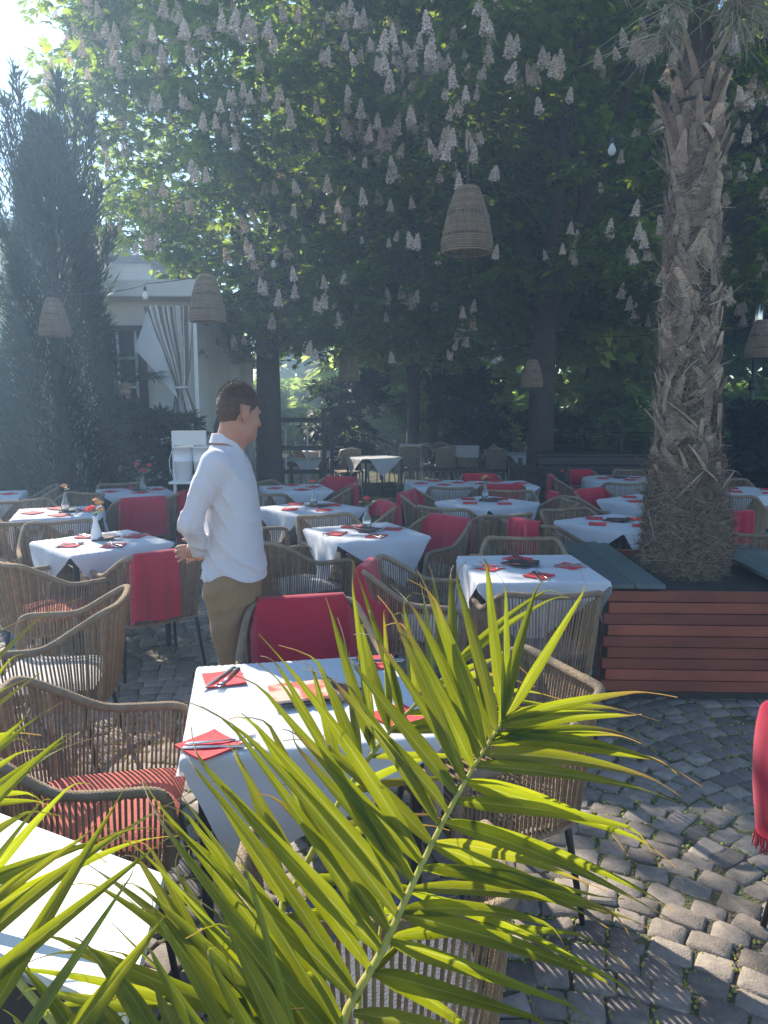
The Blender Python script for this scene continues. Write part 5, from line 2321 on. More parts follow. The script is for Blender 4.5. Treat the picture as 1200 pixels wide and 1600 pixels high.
class Field:
    def __init__(s, lo, hi, res):
        s.lo, s.res = np.array(lo, float), res
        s.n = np.ceil((np.array(hi) - s.lo) / res).astype(int) + 1
        s.ax = [s.lo[i] + np.arange(s.n[i]) * res for i in range(3)]
        s.f = np.full(s.n, 9.0, dtype=np.float64)

    def box(s, lo, hi):
        sl_ = []
        for i in range(3):
            a = int(np.clip(np.floor((lo[i] - s.lo[i]) / s.res), 0, s.n[i] - 1))
            b = int(np.clip(np.ceil((hi[i] - s.lo[i]) / s.res) + 1, 1, s.n[i]))
            sl_.append(slice(a, max(b, a + 1)))
        G = np.meshgrid(s.ax[0][sl_[0]], s.ax[1][sl_[1]], s.ax[2][sl_[2]], indexing='ij')
        return tuple(sl_), G

    def cone(s, a, b, ra, rb, k=.02, sub=False):
        a, b = np.array(a, float), np.array(b, float)
        m = max(ra, rb) + k * 2 + .03
        sl_, G = s.box(np.minimum(a, b) - m, np.maximum(a, b) + m)
        d = b - a
        L2 = max(1e-9, d @ d)
        t = np.clip(((G[0] - a[0]) * d[0] + (G[1] - a[1]) * d[1] + (G[2] - a[2]) * d[2]) / L2, 0, 1)
        q = np.sqrt((G[0] - a[0] - t * d[0]) ** 2 + (G[1] - a[1] - t * d[1]) ** 2 + (G[2] - a[2] - t * d[2]) ** 2) - (ra + (rb - ra) * t)
        s.f[sl_] = np.maximum(s.f[sl_], -q) if sub else smin(s.f[sl_], q, k)

    def ell(s, c, r, R=None, k=.02, sub=False):
        c, r = np.array(c, float), np.array(r, float)
        m = max(r) + k * 2 + .03
        sl_, G = s.box(c - m, c + m)
        p = np.stack([G[i] - c[i] for i in range(3)], -1)
        if R is not None:
            p = p @ np.array(R)           # world -> local (R columns are local axes)
        q = p / r
        k0 = np.linalg.norm(q, axis=-1)
        k1 = np.linalg.norm(q / r, axis=-1)
        v = k0 * (k0 - 1) / np.maximum(k1, 1e-6)
        s.f[sl_] = -smin(-s.f[sl_], v, k) if sub else smin(s.f[sl_], v, k)

    def loft(s, Z, CX, CY, A, B, k=.02, e=2.2, rng=None):
        """stack of super-ellipses"""
        sl_, G = s.box([min(CX) - max(A) - .08, min(CY) - max(B) - .08, min(Z) - .05], [max(CX) + max(A) + .08, max(CY) + max(B) + .08, max(Z) + .05])
        z = G[2]
        cx, cy, a, b = (np.interp(z, Z, v) for v in (CX, CY, A, B))
        u = (np.abs((G[0] - cx) / a) ** e + np.abs((G[1] - cy) / b) ** e) ** (1 / e)
        v = (u - 1) * np.minimum(a, b)
        v = np.maximum(v, np.maximum(z - max(Z), min(Z) - z))
        s.f[sl_] = smin(s.f[sl_], v, k)

    def mesh(s, name):
        """surface nets"""
        f = s.f
        ins = f < 0
        n = s.n
        c = np.zeros(tuple(n - 1), dtype=np.int16)
        for dx in (0, 1):
            for dy in (0, 1):
                for dz in (0, 1):
                    c += ins[dx:n[0] - 1 + dx, dy:n[1] - 1 + dy, dz:n[2] - 1 + dz]
        act = (c > 0) & (c < 8)
        idx = np.full(tuple(n - 1), -1, dtype=np.int64)
        I = np.argwhere(act)
        idx[act] = np.arange(len(I))
        acc = np.zeros((len(I), 3))
        cnt = np.zeros(len(I))
        cor = [(0, 0, 0), (1, 0, 0), (0, 1, 0), (1, 1, 0), (0, 0, 1), (1, 0, 1), (0, 1, 1), (1, 1, 1)]
        val = [f[I[:, 0] + a, I[:, 1] + b, I[:, 2] + d] for a, b, d in cor]
        for i in range(8):
            for j in range(i + 1, 8):
                if sum(abs(cor[i][q] - cor[j][q]) for q in range(3)) != 1:
                    continue
                m = (val[i] < 0) != (val[j] < 0)
                t = np.where(m, val[i] / np.where(m, val[i] - val[j], 1), 0)
                for q in range(3):
                    acc[:, q] += np.where(m, cor[i][q] + t * (cor[j][q] - cor[i][q]), 0)
                cnt += m
        V = s.lo + (I + acc / cnt[:, None]) * s.res
        F = []
        for ax in range(3):
            o = [q for q in range(3) if q != ax]
            a = np.argwhere(np.take(ins, range(0, n[ax] - 1), ax) != np.take(ins, range(1, n[ax]), ax))
            a = a[(a[:, o[0]] > 0) & (a[:, o[1]] > 0) & (a[:, o[0]] < n[o[0]] - 1) & (a[:, o[1]] < n[o[1]] - 1)]
            q = []
            for (u, v) in ((0, 0), (1, 0), (1, 1), (0, 1)):
                b = a.copy()
                b[:, o[0]] -= u
                b[:, o[1]] -= v
                q.append(idx[b[:, 0], b[:, 1], b[:, 2]])
            q = np.stack(q, 1)
            flip = ins[a[:, 0], a[:, 1], a[:, 2]]
            if ax == 1:
                flip = ~flip
            q[flip] = q[flip][:, ::-1]
            F.append(q)
        F = np.concatenate(F)[:, ::-1]
        return npmesh(name, V, F, smooth=True)


# local frame: faces +x, +y is his left (away from the camera); metres, z up from the ground
hy = math.radians(43)                       # the head is turned to his left, away from the camera
hR = np.array([[math.cos(hy), -math.sin(hy), 0], [math.sin(hy), math.cos(hy), 0], [0, 0, 1]])
tp = math.radians(7)
hR = hR @ np.array([[math.cos(tp), 0, math.sin(tp)], [0, 1, 0], [-math.sin(tp), 0, math.cos(tp)]])
HC = np.array([.055, .0, 1.655])


def hp(x, y, z):
    return HC + hR @ np.array([x, y, z])


def head_into(fl):
    e = lambda c, r, k=.02, sub=False: fl.ell(hp(*c), r, hR, k, sub)
    e((-.012, 0, .035), (.098, .077, .098))
    e((-.045, 0, .02), (.065, .068, .075), .03)
    e((.035, 0, -.03), (.062, .060, .085), .03)          # face
    e((.055, 0, -.088), (.036, .040, .026), .03)         # jaw
    e((.078, 0, -.100), (.018, .022, .016), .02)         # chin
    e((.010, .045, -.065), (.040, .018, .035), .02)
    e((.010, -.045, -.065), (.040, .018, .035), .02)
    e((.088, 0, .015), (.012, .050, .010), .02)          # brow
    for s in (-1, 1):
        e((.088, s * .030, -.004), (.012, .017, .010), .008, True)   # eye sockets
        e((.070, s * .040, -.030), (.022, .020, .018), .02)          # cheek
    fl.cone(hp(.092, 0, .0), hp(.112, 0, -.038), .008, .012, .012)   # nose
    e((.106, .012, -.040), (.010, .007, .007), .006)
    e((.106, -.012, -.040), (.010, .007, .007), .006)
    e((.091, 0, -.064), (.010, .024, .0055), .005)       # lips
    e((.089, 0, -.074), (.010, .020, .006), .005)
    for s in (-1, 1):                                    # ears
        q = [(.012, .012, .078), (.008, .030, .084), (-.006, .037, .092), (-.020, .032, .097), (-.027, .014, .098), (-.024, -.006, .094), (-.014, -.020, .088), (-.006, -.032, .082), (.004, -.036, .078)]
        for i in range(len(q) - 1):
            a_, b_ = q[i], q[i + 1]
            fl.cone(hp(a_[0] - .008, s * a_[2], a_[1] - .006), hp(b_[0] - .008, s * b_[2], b_[1] - .006), .0055, .0055, .003)
        e((-.014, s * .082, -.002), (.018, .008, .028), .004)
        e((-.008, s * .094, .002), (.011, .008, .016), .003, True)
    # neck
    fl.cone(hp(-.035, 0, -.05), (-.025, 0, 1.49), .058, .062, .03)
    fl.cone(hp(.02, 0, -.09), (.015, 0, 1.48), .040, .048, .03)


# joints
R_SH, R_EL, R_WR = (-.045, -.180, 1.432), (-.142, -.222, 1.190), (-.140, -.095, 1.045)
L_SH, L_EL, L_WR = (-.045, .180, 1.432), (-.160, .225, 1.185), (-.160, .075, 1.035)
body = Field((-.42, -.34, -.01), (.36, .34, 1.84), .0062)
head_into(body)
ZB = [.88, .95, 1.05, 1.2, 1.35, 1.42, 1.48, 1.52]
body.loft(ZB, [.01, .01, .02, .01, -.01, -.015, -.02, -.02], [0] * 8, [.12, .115, .12, .118, .115, .10, .075, .055], [.165, .165, .15, .145, .16, .165, .12, .06], .03)
for (s, S, E, W) in ((-1, R_SH, R_EL, R_WR), (1, L_SH, L_EL, L_WR)):
    body.cone(np.array(S) + [0, -s * .012, -.02], E, .044, .036, .03)
    body.cone(E, W, .038, .026, .02)
    hip, kn, an = (0, s * .092, .93), (.02, s * .10, .50), (-.01, s * .105, .085)
    body.cone(hip, kn, .080, .052, .03)
    body.cone(kn, an, .052, .036, .02)
    body.cone((-.03, s * .105, .04), (.12, s * .13, .03), .034, .028, .02)
# right hand: palm behind the back, back of the hand to the camera, fingers to the left (-x)
pal = np.array([-.198, -.050, 1.030])
body.ell((np.array(R_WR) + pal) / 2 + np.array([-.012, .0, 0]), (.042, .018, .030), None, .02)
body.ell(pal, (.040, .017, .036), None, .015)
fing = [(.025, .041, .0080, .004), (.009, .046, .0084, .001), (-.008, .043, .0080, -.003), (-.023, .034, .0070, -.007)]
for i, (dz, L, r, o) in enumerate(fing):
    b = pal + np.array([-.030, -.004, dz])
    m1 = b + np.array([-L * .62, -.004 - .002 * i, -.006 + o])
    m2 = m1 + np.array([-L * .42, .006, -.007 + o * .4])
    m3 = m2 + np.array([-L * .28, .009, -.004])
    body.cone(b, m1, r * 1.08, r, .006)
    body.cone(m1, m2, r, r * .95, .004)
    body.cone(m2, m3, r * .95, r * .8, .004)
b = pal + np.array([.012, -.006, .030])                  # thumb
body.cone(b, b + np.array([-.026, -.010, .022]), .011, .0095, .008)
body.cone(b + np.array([-.026, -.010, .022]), b + np.array([-.052, -.008, .026]), .0095, .0075, .004)
# left hand folded under it
pl = np.array([-.192, .025, 1.005])
body.ell(pl, (.040, .018, .036), None, .015)
for i, (dz, L, r, o) in enumerate(fing):
    b = pl + np.array([-.024, -.010, dz - .004])
    m1 = b + np.array([-.018, -.030, -.004])
    m2 = m1 + np.array([.010, -.024, -.002])
    body.cone(b, m1, r, r, .006)
    body.cone(m1, m2, r, r * .85, .004)
MANP = (-.698, 3.36)
man = thing('person', 'man in a white shirt and khaki trousers, hands behind his back, looking away', 'person', (MANP[0], MANP[1], 0), math.radians(-3))
man.scale = (.90, .95, 1)
link('body', body.mesh('body'), M['skin'], man)

# shirt
sh_ = Field((-.42, -.40, .84), (.30, .40, 1.58), .0054)
Z = [.86, .92, 1.0, 1.08, 1.18, 1.28, 1.36, 1.42, 1.465, 1.495, 1.515]
sh_.loft(Z, [.005, .006, .010, .012, .010, .0, -.010, -.018, -.024, -.022, -.02], [0] * 11, [.168, .160, .146, .137, .132, .128, .121, .112, .096, .082, .074], [.194, .190, .182, .176, .174, .180, .186, .182, .154, .112, .080], .03, 2.3)
for (S, E, W) in ((R_SH, R_EL, R_WR), (L_SH, L_EL, L_WR)):
    S, E, W = np.array(S), np.array(E), np.array(W)
    sh_.cone(S + np.array([.01, -np.sign(S[1]) * .018, .002]), S * .6 + E * .4, .070, .061, .04)
    sh_.cone(S * .6 + E * .4, E, .060, .052, .02)
    sh_.cone(E, E * .35 + W * .65, .056, .048, .02)
    sh_.cone(E * .35 + W * .65, W, .050, .038, .01)
    sh_.ell(E + np.array([-.012, 0, -.008]), (.050, .048, .046), None, .02)
# folds
sl_, G = sh_.box((-.5, -.5, .8), (.5, .5, 1.6))
x, y, z = G
def crease(ph, p=1.6):
    return 2 * (1 - np.abs(np.sin(ph))) ** p - .6


fold = -.0040 * crease((z * 1.0 + x * .9) * 27 + np.sin(y * 14) * 1.3) * np.exp(-((z - 1.02) / .12) ** 2)
fold -= .0040 * crease((z + x * 1.5) * 25 + y * 9) * np.exp(-((z - 1.24) / .14) ** 2) * (x < .05)
fold -= .0060 * crease((z * .6 - x * 1.4) * 38 + y * 10) * np.exp(-((x + .16) / .06) ** 2)
fold -= .0036 * crease(x * 24 + z * 9 + np.sin(z * 20)) * np.exp(-((z - .95) / .07) ** 2)
fold -= .0042 * crease((x * 1.1 + z * .7) * 30) * np.exp(-((z - 1.38) / .06) ** 2) * (x > -.06)
fold -= .0030 * crease((x * .5 + z * 1.2) * 22 + 2) * np.exp(-((z - 1.15) / .10) ** 2) * (x > -.02)
sh_.f += fold
# yoke / side seam line facing the camera, placket and hem cut
seam = np.exp(-((x + .012 - .02 * (z - 1.1)) / .004) ** 2) * ((z < 1.28) & (y < 0))
sh_.f -= .0022 * seam
hem = .900 + .044 * np.exp(-((x - .005) / .075) ** 2)
sh_.f = np.maximum(sh_.f, (hem - z))
link('shirt', sh_.mesh('shirt'), M['shirt'], man)
mb = MB()                                                 # shirt collar: a stand and a folded flap with two points
n = 60
V = []
for i in range(n):
    a = math.radians(10 + 340 * i / (n - 1))
    dg = min(math.degrees(a), 360 - math.degrees(a))
    ca, sa = math.cos(a), math.sin(a)
    front = max(0, ca) ** 2
    pt_ = math.exp(-((dg - 26) / 17) ** 2)
    zt = 1.578 - .046 * front
    row = [(.072, 1.490 - .035 * front), (.067, zt - .004), (.069, zt), (.073, zt - .001), (.080 + .004 * pt_, zt - .022 - .012 * pt_), (.087 + .010 * pt_, zt - .041 - .036 * pt_), (.084 + .010 * pt_, zt - .040 - .036 * pt_), (.074, zt - .010)]
    V += [(-.014 + ca * r * 1.03, sa * r * 1.0, z_ - .012) for r, z_ in row]
k = 8
mb.add(V, [(i * k + q, (i + 1) * k + q, (i + 1) * k + q + 1, i * k + q + 1) for i in range(n - 1) for q in range(k - 1)], False)
mb.build('shirt_collar', M['shirt'], man)
mb = MB()
for s in (R_WR, L_WR):
    E = np.array(R_EL if s is R_WR else L_EL)
    W = np.array(s)
    d = (E - W) / np.linalg.norm(E - W)
    mb.tube([W - d * .008, W + d * .002, W + d * .052, W + d * .056], [.0395, .0415, .0445, .042], 20)
mb.build('shirt_cuffs', M['shirt'], man)
mb = MB()
for k in range(7):
    z = 1.44 - k * .08
    xf = np.interp(z, Z, [.005 + .158, .006 + .155, .010 + .148, .012 + .142, .010 + .138, .134, .118, .100, .074, .058, .050])
    mb.lathe([(0, 0), (.0055, 0), (.0055, .002), (0, .002)], n=10)
    for q in range(len(mb.v) - 40, len(mb.v)):
        a_, b_, c_ = mb.v[q]
        mb.v[q] = (xf + c_ + .001, a_ - .012, z + b_)
mb.build('shirt_buttons', M['china'], man)

# trousers
tr = Field((-.24, -.26, .02), (.26, .26, .99), .0075)
tr.loft([.80, .86, .92, .98], [.0, 0, .004, .004], [0] * 4, [.132, .134, .128, .120], [.184, .184, .176, .168], .03, 2.4)
for s in (-1, 1):
    tr.cone((-.015, s * .095, .86), (.0, s * .100, .68), .105, .092, .03)
    tr.cone((.0, s * .100, .68), (.02, s * .105, .48), .092, .074, .03)
    tr.cone((.02, s * .105, .48), (-.012, s * .110, .09), .074, .062, .03)
    tr.ell((-.045, s * .085, .855), (.080, .080, .085), None, .04)
sl_, G = tr.box((-.5, -.5, 0), (.5, .5, 1))
x, y, z = G
tr.f += .0035 * np.sin(z * 55 + x * 30 + y * 12) * np.exp(-((z - .50) / .10) ** 2) + .0035 * np.sin(z * 60 - x * 34) * np.exp(-((z - .78) / .07) ** 2) + .004 * np.sin(z * 70 + x * 15) * np.exp(-((z - .12) / .06) ** 2)
link('trousers', tr.mesh('trousers'), M['trousers'], man)
# shoes
so_ = Field((-.14, -.26, -.01), (.26, .26, .16), .0065)
for s in (-1, 1):
    so_.ell((.0, s * .11, .045), (.065, .042, .045), None, .02)
    so_.ell((.10, s * .128, .035), (.085, .046, .034), None, .03)
    so_.cone((-.01, s * .108, .05), (-.012, s * .108, .09), .045, .042, .02)
so_.f = np.maximum(so_.f, -(np.broadcast_to(so_.ax[2][None, None, :], so_.f.shape) - .004))
M['shoe'] = mat('brown_shoe', (.08, .045, .03), .5, .2, 20)
link('shoes', so_.mesh('shoes'), M['shoe'], man)
# hair
ha = Field(HC - .17, HC + .19, .0042)
ha.ell(hp(-.015, 0, .038), (.102, .0805, .100), hR, .01)
ha.ell(hp(-.050, 0, .012), (.072, .0755, .082), hR, .02)
G = np.stack(np.meshgrid(*ha.ax, indexing='ij'), -1)
q = (G - HC) @ hR
hx, hyy, hz = q[..., 0], q[..., 1], q[..., 2]
# remove the face, the ears and the nape
cut = (hx - (.052 + .30 * np.clip(hz - .05, -.05, .2) ** 1))            # keep where hx < line
face = hx - np.interp(hz, [-.12, -.02, .015, .035, .06, .10, .16], [.004, .012, .034, .060, .084, .080, .070])
side = np.where((np.abs(hyy) > .055) & (hz < .034) & (hx > -.040 - .25 * np.clip(-hz, 0, .1)) & (hx < .012), .01, -1)
nape = -(hz + .092 + .25 * np.clip(hx, -.1, .03))
ha.f = np.maximum.reduce([ha.f, face, side, nape])
ha.f += .0022 * np.sin(hx * 240 + hz * 130) * np.sin(hyy * 260 + hz * 90)
ho = link('hair', ha.mesh('hair'), M['hair'], man)
# short strands standing off the hair for the lit fuzzy rim
hr = np.random.default_rng(12)
n = 14000
d = unit(hr.normal(0, 1, (n, 3)))
loc = np.array([-.015, 0, .038]) + d * np.array([.102, .0805, .100])
ok = (loc[:, 2] > -.05) & (loc[:, 0] < np.interp(loc[:, 2], [-.12, -.02, .015, .035, .06, .10, .16], [.004, .012, .034, .060, .084, .080, .070])) & ~((np.abs(loc[:, 1]) > .045) & (loc[:, 2] < .04) & (loc[:, 0] > -.045))
loc, d = loc[ok], d[ok]
n = len(loc)
ln = np.where(loc[:, 2] > .06, .014, .005)[:, None] * hr.uniform(.5, 1.2, (n, 1))
dr = unit(d + np.array([.5, 0, .35]) * .7 + hr.normal(0, .25, (n, 3)))
A = HC + (loc - d * .003) @ hR.T
B_ = HC + (loc + dr * ln) @ hR.T
sd = unit(np.cross(B_ - A, hr.normal(0, 1, (n, 3)))) * .0007
V = np.stack([A - sd, A + sd, B_], 1).reshape(-1, 3)
link('hair_strands', npmesh('hair_strands', V, np.arange(n * 3).reshape(-1, 3), attr=np.repeat(hr.uniform(0, 1, n), 3)), M['hair'], man)
for s in (-1, 1):
    mb = MB()
    c = hp(.078, s * .030, -.004)
    mb.lathe([(0, -.010), (.007, -.007), (.010, 0), (.007, .007), (0, .010)], tuple(c), n=12)
    mb.build('eye', M['eye'], man)

# ================================================================== FOREGROUND PALM FRONDS
def leaflet(mb, B, Mid, T, w, rg, tipdry=.2, nseg=14, fold=.38, nrm=None, curl=0.0):
    """long folded leaflet from B to T bulging through Mid"""
    B, Mid, T = Vector(B), Vector(Mid), Vector(T)
    pts = []
    wig = rg.normal(0, .6, 3)
    C = Mid * 2 - (B + T) * .5
    for i in range(nseg + 1):
        t = i / nseg
        p = B * (1 - t) ** 2 + C * 2 * t * (1 - t) + T * t * t
        if t > .80 and curl:
            k_ = (t - .80) ** 1.5
            p = p + Vector((wig[0], wig[1], -abs(wig[2])- .1)) * k_ * curl * 8
        pts.append(p)
    V, F, tn, uv = [], [], [], []
    old = max(0, rg.normal(-.02, .12))
    N = nrm or Vector((rg.normal(0, .6), -1, .55 + rg.normal(0, .5)))
    for i, p in enumerate(pts):
        t = i / nseg
        d = (pts[min(i + 1, nseg)] - pts[max(i - 1, 0)]).normalized()
        s = d.cross(N).normalized()
        u = s.cross(d)
        prof = min(1, (t + .03) / .16) ** .7 * (1 - min(1, max(0, (t - .25) / .66)) ** 1.25)
        ww = max(.0009, w * prof)
        tone = max(old, min(1, (t - (1 - tipdry)) / max(.02, tipdry * .6)))
        V += [p - s * ww + u * ww * fold, p, p + s * ww + u * ww * fold]
        tn += [tone * 1.0 if t < .98 else 1, tone * .9, tone]
    for i in range(nseg):
        F += [(i * 3, i * 3 + 1, i * 3 + 4, i * 3 + 3), (i * 3 + 1, i * 3 + 2, i * 3 + 5, i * 3 + 4)]
    b = len(mb.v)
    mb.v += [tuple(v) for v in V]
    mb.t += tn
    k0 = 4.0 * int(rg.integers(0, 60)) + 2
    LL = (T - B).length
    for i in range(nseg + 1):
        mb.uv += [(k0 - 1, i / nseg * LL * 6 + .01), (k0, i / nseg * LL * 6 + .01), (k0 + 1, i / nseg * LL * 6 + .01)]
    mb.f += [tuple(k + b for k in f) for f in F]
    mb.sm += [True] * len(F)


def rach(pts, t):
    n = len(pts) - 1
    f = max(0, min(.9999, t)) * n
    i = int(f)
    f -= i
    p0, p1, p2, p3 = pts[max(i - 1, 0)], pts[i], pts[i + 1], pts[min(i + 2, n)]
    return .5 * ((2 * p1) + (p2 - p0) * f + (2 * p0 - 5 * p1 + 4 * p2 - p3) * f * f + (3 * p1 - p0 - 3 * p2 + p3) * f ** 3)


def px3(px, py, y):
    return D(px, py, y)


# pot and heart of the plant, at the feet of the camera
PC = Vector((.02, .62, 0))
pot = thing('potted_palm', 'feather leaved potted palm filling the lower foreground with sunlit yellow green fronds', 'palm', (0, 0, 0))
mb = MB()
mb.lathe([(.0, 0), (.15, 0), (.20, .34), (.215, .34), (.215, .39), (.19, .39), (.18, .33), (0, .33)], tuple(PC), n=28)
mb.build('pot', M['darkwood'], pot)
mb = MB()
mb.lathe([(0, .30), (.17, .30), (.16, .34), (0, .35)], tuple(PC), n=20)
mb.build('soil', M['soil'], pot)
mb = MB()
mb.tube([PC + Vector((0, 0, .3)), PC + Vector((0, .01, .42)), PC + Vector((0, .02, .50))], [.06, .055, .035], 12)
mb.build('trunk', M['stub'], pot)
heart = PC + Vector((0, .02, .47))

fr = np.random.default_rng(33)


def frond(rpts, left, right, w=.0132, nm='frond', r0=.0062, tipd=(.12, .35), foldv=.4, rdry=None):
    mb = MB()
    pts = [heart, (heart + rpts[0]) * .5 + Vector((0, 0, .05))] + rpts
    k = 30
    path = [rach(pts, i / k) for i in range(k + 1)]
    mb.tube(path, [r0 * 1.35 * (1 - .72 * i / k) for i in range(k + 1)], 8)
    stalk = mb
    mb2 = MB()
    for side, lst in ((-1, left), (1, right)):
        for (t, tx, ty, tdep, *rest) in lst:
            B = rach(rpts, t)
            T = px3(tx, ty, tdep)
            Lg = (T - B).length
            mid = (B + T) * .5 + Vector((fr.normal(0, .006), fr.normal(0, .01), .022 * Lg * (1.0 if side < 0 else 1.6)))
            dry = (rest[0] if rest else fr.uniform(*tipd))
            if fr.uniform() < .72 and Lg > .2:            # leaflets come in uneven groups
                T2 = T + Vector((fr.normal(0, .045), fr.normal(.03, .05), fr.normal(0, .045)))
                leaflet(mb2, B + Vector((0, .004, 0)), (B + T2) * .5 + Vector((0, .01, .04 * Lg)), T2, w * fr.uniform(.7, 1), fr, dry * fr.uniform(.6, 1.5), fold=foldv, curl=.05)
            leaflet(mb2, B, mid, T, w * fr.uniform(.85, 1.15) * (rest[1] if len(rest) > 1 else 1), fr, dry, fold=foldv, curl=.05, nseg=14)
    fo = mb2.build(nm, M['frond'], pot)
    stalk.build('rachis', M['rachis'], fo)
    return fo


# main frond
R1 = [px3(525, 1640, .90), px3(600, 1480, 1.00), px3(650, 1370, 1.06), px3(700, 1270, 1.12), px3(748, 1185, 1.19), px3(788, 1122, 1.26)]
L1 = [(1.0, 935, 888, 1.50, .25), (.985, 758, 832, 1.45, .30), (.95, 788, 876, 1.46, .2), (.92, 698, 856, 1.42, .28), (.88, 664, 902, 1.42, .3), (.84, 652, 880, 1.38, .35), (.80, 618, 905, 1.36, .35), (.76, 612, 935, 1.34, .4), (.71, 595, 920, 1.33, .45), (.66, 522, 1003, 1.30, .25), (.60, 497, 1058, 1.26, .3),
      (.55, 512, 1028, 1.26, .35), (.50, 475, 1140, 1.20, .25), (.44, 372, 1028, 1.24, .12), (.385, 430, 1130, 1.18, .4), (.33, 347, 1076, 1.20, .12), (.28, 320, 1090, 1.18, .14), (.235, 390, 1212, 1.12, .4), (.19, 263, 1132, 1.14, .12), (.15, 300, 1180, 1.10, .3), (.10, 205, 1240, 1.06, .3), (.05, 302, 1283, 1.05, .15), (.0, 178, 1278, 1.0, .12)]
R1r = [(.985, 1037, 1078, 1.36, .55, .8), (.95, 1012, 1122, 1.34, .3), (.90, 1068, 1196, 1.32, .35), (.86, 1002, 1150, 1.30, .4, .8), (.82, 1064, 1232, 1.30, .45), (.77, 1058, 1248, 1.27, .2), (.71, 1056, 1332, 1.22, .22), (.64, 1045, 1310, 1.20, .15, 1.1), (.57, 1048, 1436, 1.16, .25, 1.1), (.50, 1012, 1444, 1.12, .35), (.43, 985, 1420, 1.08, .2, 1.1), (.36, 1065, 1598, 1.04, .2, 1.2), (.29, 1010, 1560, 1.02, .2, 1.1),
       (.22, 960, 1600, .98, .1, 1.2), (.15, 905, 1612, .95, .12, 1.2), (.08, 900, 1700, .92, .1, 1.2), (.02, 860, 1760, .9, .1)]
frond(R1, L1, R1r)
# second frond just behind, further left
R2 = [px3(440, 1450, 1.12), px3(470, 1368, 1.18), px3(532, 1250, 1.26), px3(597, 1158, 1.33), px3(650, 1100, 1.40), px3(705, 1048, 1.46)]
L2 = [(1.0, 700, 872, 1.62, .25), (.95, 672, 880, 1.62, .25), (.88, 655, 905, 1.60, .2), (.80, 622, 918, 1.56, .15), (.72, 563, 925, 1.54, .2), (.64, 560, 950, 1.5, .2), (.56, 506, 918, 1.50, .15), (.50, 478, 1000, 1.42, .2), (.42, 480, 1010, 1.40, .2), (.30, 400, 1095, 1.36, .2), (.2, 350, 1150, 1.3, .2), (.1, 310, 1200, 1.26, .2), (.0, 263, 1232, 1.2, .2)]
R2r = [(.97, 885, 905, 1.7, .1), (.9, 810, 1022, 1.62, .5, .7), (.82, 905, 1110, 1.55, .2, .8), (.74, 862, 1108, 1.5, .3, .8), (.64, 880, 1165, 1.45, .3, .8), (.54, 790, 1190, 1.4, .5, .7), (.42, 760, 1215, 1.36, .4, .8), (.3, 705, 1290, 1.3, .8, .6), (.18, 700, 1400, 1.25, .3, .8), (.06, 640, 1430, 1.2, .2)]
frond(R2, L2, R2r, w=.011)
# bottom frond, leaflets fanning to the upper left
R3 = [px3(560, 1660, .80), px3(470, 1640, .84), px3(400, 1600, .90), px3(330, 1575, .95), px3(250, 1570, 1.0), px3(180, 1590, 1.05)]
L3 = [(.02, 205, 1218, 1.05, .25), (.1, 312, 1392, .98, .1), (.16, 165, 1344, 1.08, .2), (.24, 288, 1330, 1.02, .4), (.32, 95, 1355, 1.1, .15), (.40, 232, 1395, 1.02, .1), (.48, 35, 1442, 1.1, .12), (.55, 185, 1300, 1.08, .3), (.62, 140, 1405, 1.08, .1), (.7, 60, 1480, 1.08, .1), (.8, 20, 1530, 1.1, .1), (.88, 190, 1480, 1.1, .1), (.95, 60, 1560, 1.12, .1), (1, 120, 1530, 1.15)]
R3r = [(.0, 420, 1490, .92, .1), (.06, 470, 1500, .9, .1), (.15, 385, 1440, .95, .1), (.22, 360, 1520, .9), (.35, 330, 1480, .95), (.5, 300, 1600, .9), (.7, 220, 1650, .95)]
frond(R3, L3, R3r, w=.0125)
# left frond: leaflets run up to the right
R4 = [px3(60, 1700, .80), px3(-40, 1600, .86), px3(-110, 1490, .94), px3(-140, 1380, 1.02), px3(-150, 1280, 1.10), px3(-150, 1190, 1.18)]
L4 = [(.02, 282, 1400, .98, .1), (.10, 250, 1300, 1.02, .15), (.18, 206, 1218, 1.08, .1), (.26, 280, 1295, 1.0, .12), (.34, 246, 1265, 1.06, .1), (.42, 178, 1278, 1.06, .1), (.50, 205, 1300, 1.05, .12), (.58, 143, 1112, 1.16, .12), (.66, 142, 1138, 1.16, .12), (.74, 86, 1096, 1.22, .12), (.82, 90, 1250, 1.2, .1), (.9, 40, 1130, 1.26, .15), (1.0, 12, 960, 1.34, .15)]
R4r = [(.04, 150, 1560, .9, .1), (.12, 90, 1620, .9, .1), (.3, -220, 1500, 1.0), (.6, -300, 1300, 1.1)]
frond(R4, L4, R4r, w=.013)
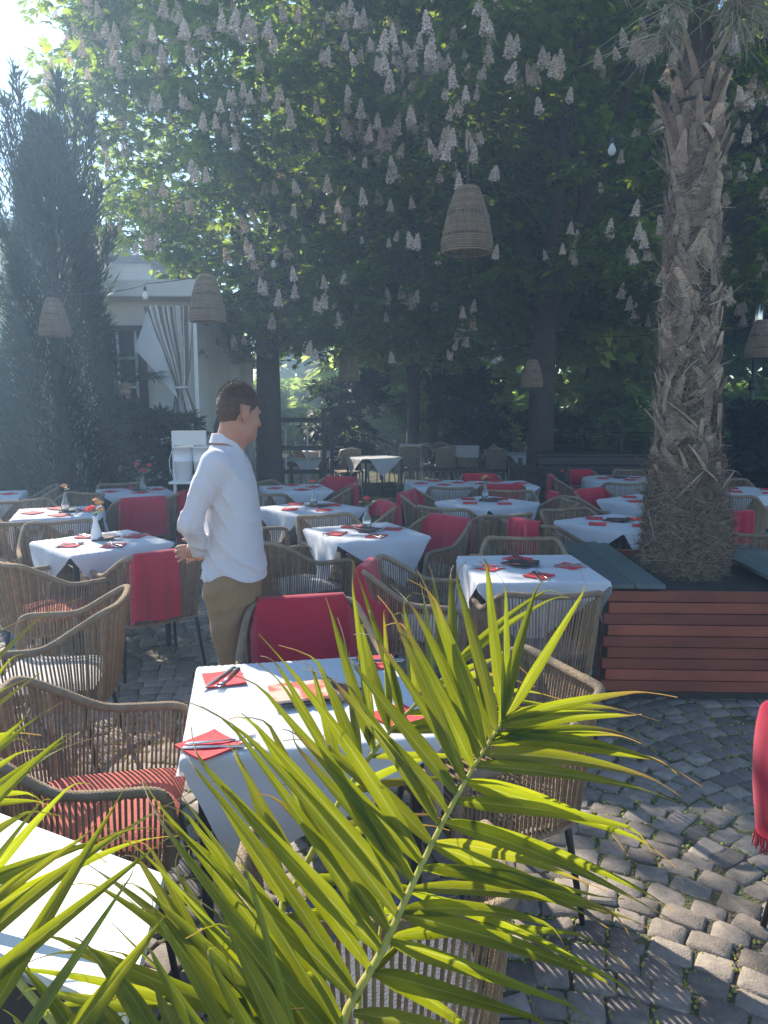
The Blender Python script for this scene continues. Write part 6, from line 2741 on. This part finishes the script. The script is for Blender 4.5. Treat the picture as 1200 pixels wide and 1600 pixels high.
# a fifth one lower down, filling the dark corner
R5 = [px3(480, 1700, .72), px3(380, 1690, .76), px3(270, 1690, .80), px3(160, 1700, .84), px3(60, 1730, .88)]
L5 = [(.0, 330, 1400, .86, .1), (.12, 300, 1450, .86, .1), (.25, 215, 1440, .9, .1), (.38, 235, 1520, .88, .1), (.5, 110, 1450, .95, .12), (.62, 130, 1540, .92, .1), (.75, 20, 1500, .98, .1), (.88, 10, 1570, .98, .1), (1.0, -30, 1600, 1.0)]
R5r = [(.1, 420, 1560, .8), (.3, 330, 1600, .8), (.6, 180, 1620, .86)]
frond(R5, L5, R5r, w=.0125)
# upright stray fronds at the left edge
R6 = [px3(-60, 1420, 1.25), px3(-90, 1300, 1.32), px3(-100, 1200, 1.38), px3(-90, 1120, 1.44)]
frond(R6, [(.0, 90, 1220, 1.3, .1), (.2, 70, 1255, 1.3, .1), (.45, 55, 1160, 1.4, .12), (.7, 40, 1000, 1.5, .12), (.85, 30, 1060, 1.46, .12), (1.0, 8, 950, 1.55, .15)], [(.3, -220, 1300, 1.4)], w=.0115)
# young shoots between the fronds
SH = [px3(560, 1580, .98), px3(590, 1480, 1.04), px3(598, 1390, 1.1), px3(590, 1310, 1.14)]
frond(SH, [(.3, 530, 1420, 1.1, .1, .6), (.6, 545, 1370, 1.12, .1, .6), (.9, 560, 1330, 1.15, .1, .6)], [(.2, 700, 1395, 1.1, .1, .7), (.45, 655, 1390, 1.12, .1, .6), (.7, 620, 1330, 1.15, .1, .6), (1.0, 585, 1290, 1.18, .1, .6)], w=.008, r0=.004)

# ================================================================== HAZE
hm = bpy.data.materials.new('haze_air')
hm.use_nodes = True
nn, ll = hm.node_tree.nodes, hm.node_tree.links
nn.remove(nn['Principled BSDF'])
pv = nn.new('ShaderNodeVolumePrincipled')
pv.inputs['Color'].default_value = (.50, .72, 1.0, 1)
pv.inputs['Density'].default_value = .0105
pv.inputs['Anisotropy'].default_value = .42
ll.new(pv.outputs[0], nn['Material Output'].inputs['Volume'])
mb = MB()
mb.box((0, 22, 7.5), (80, 60, 17))
o = mb.build('haze', hm)
tag(o, kind='stuff')
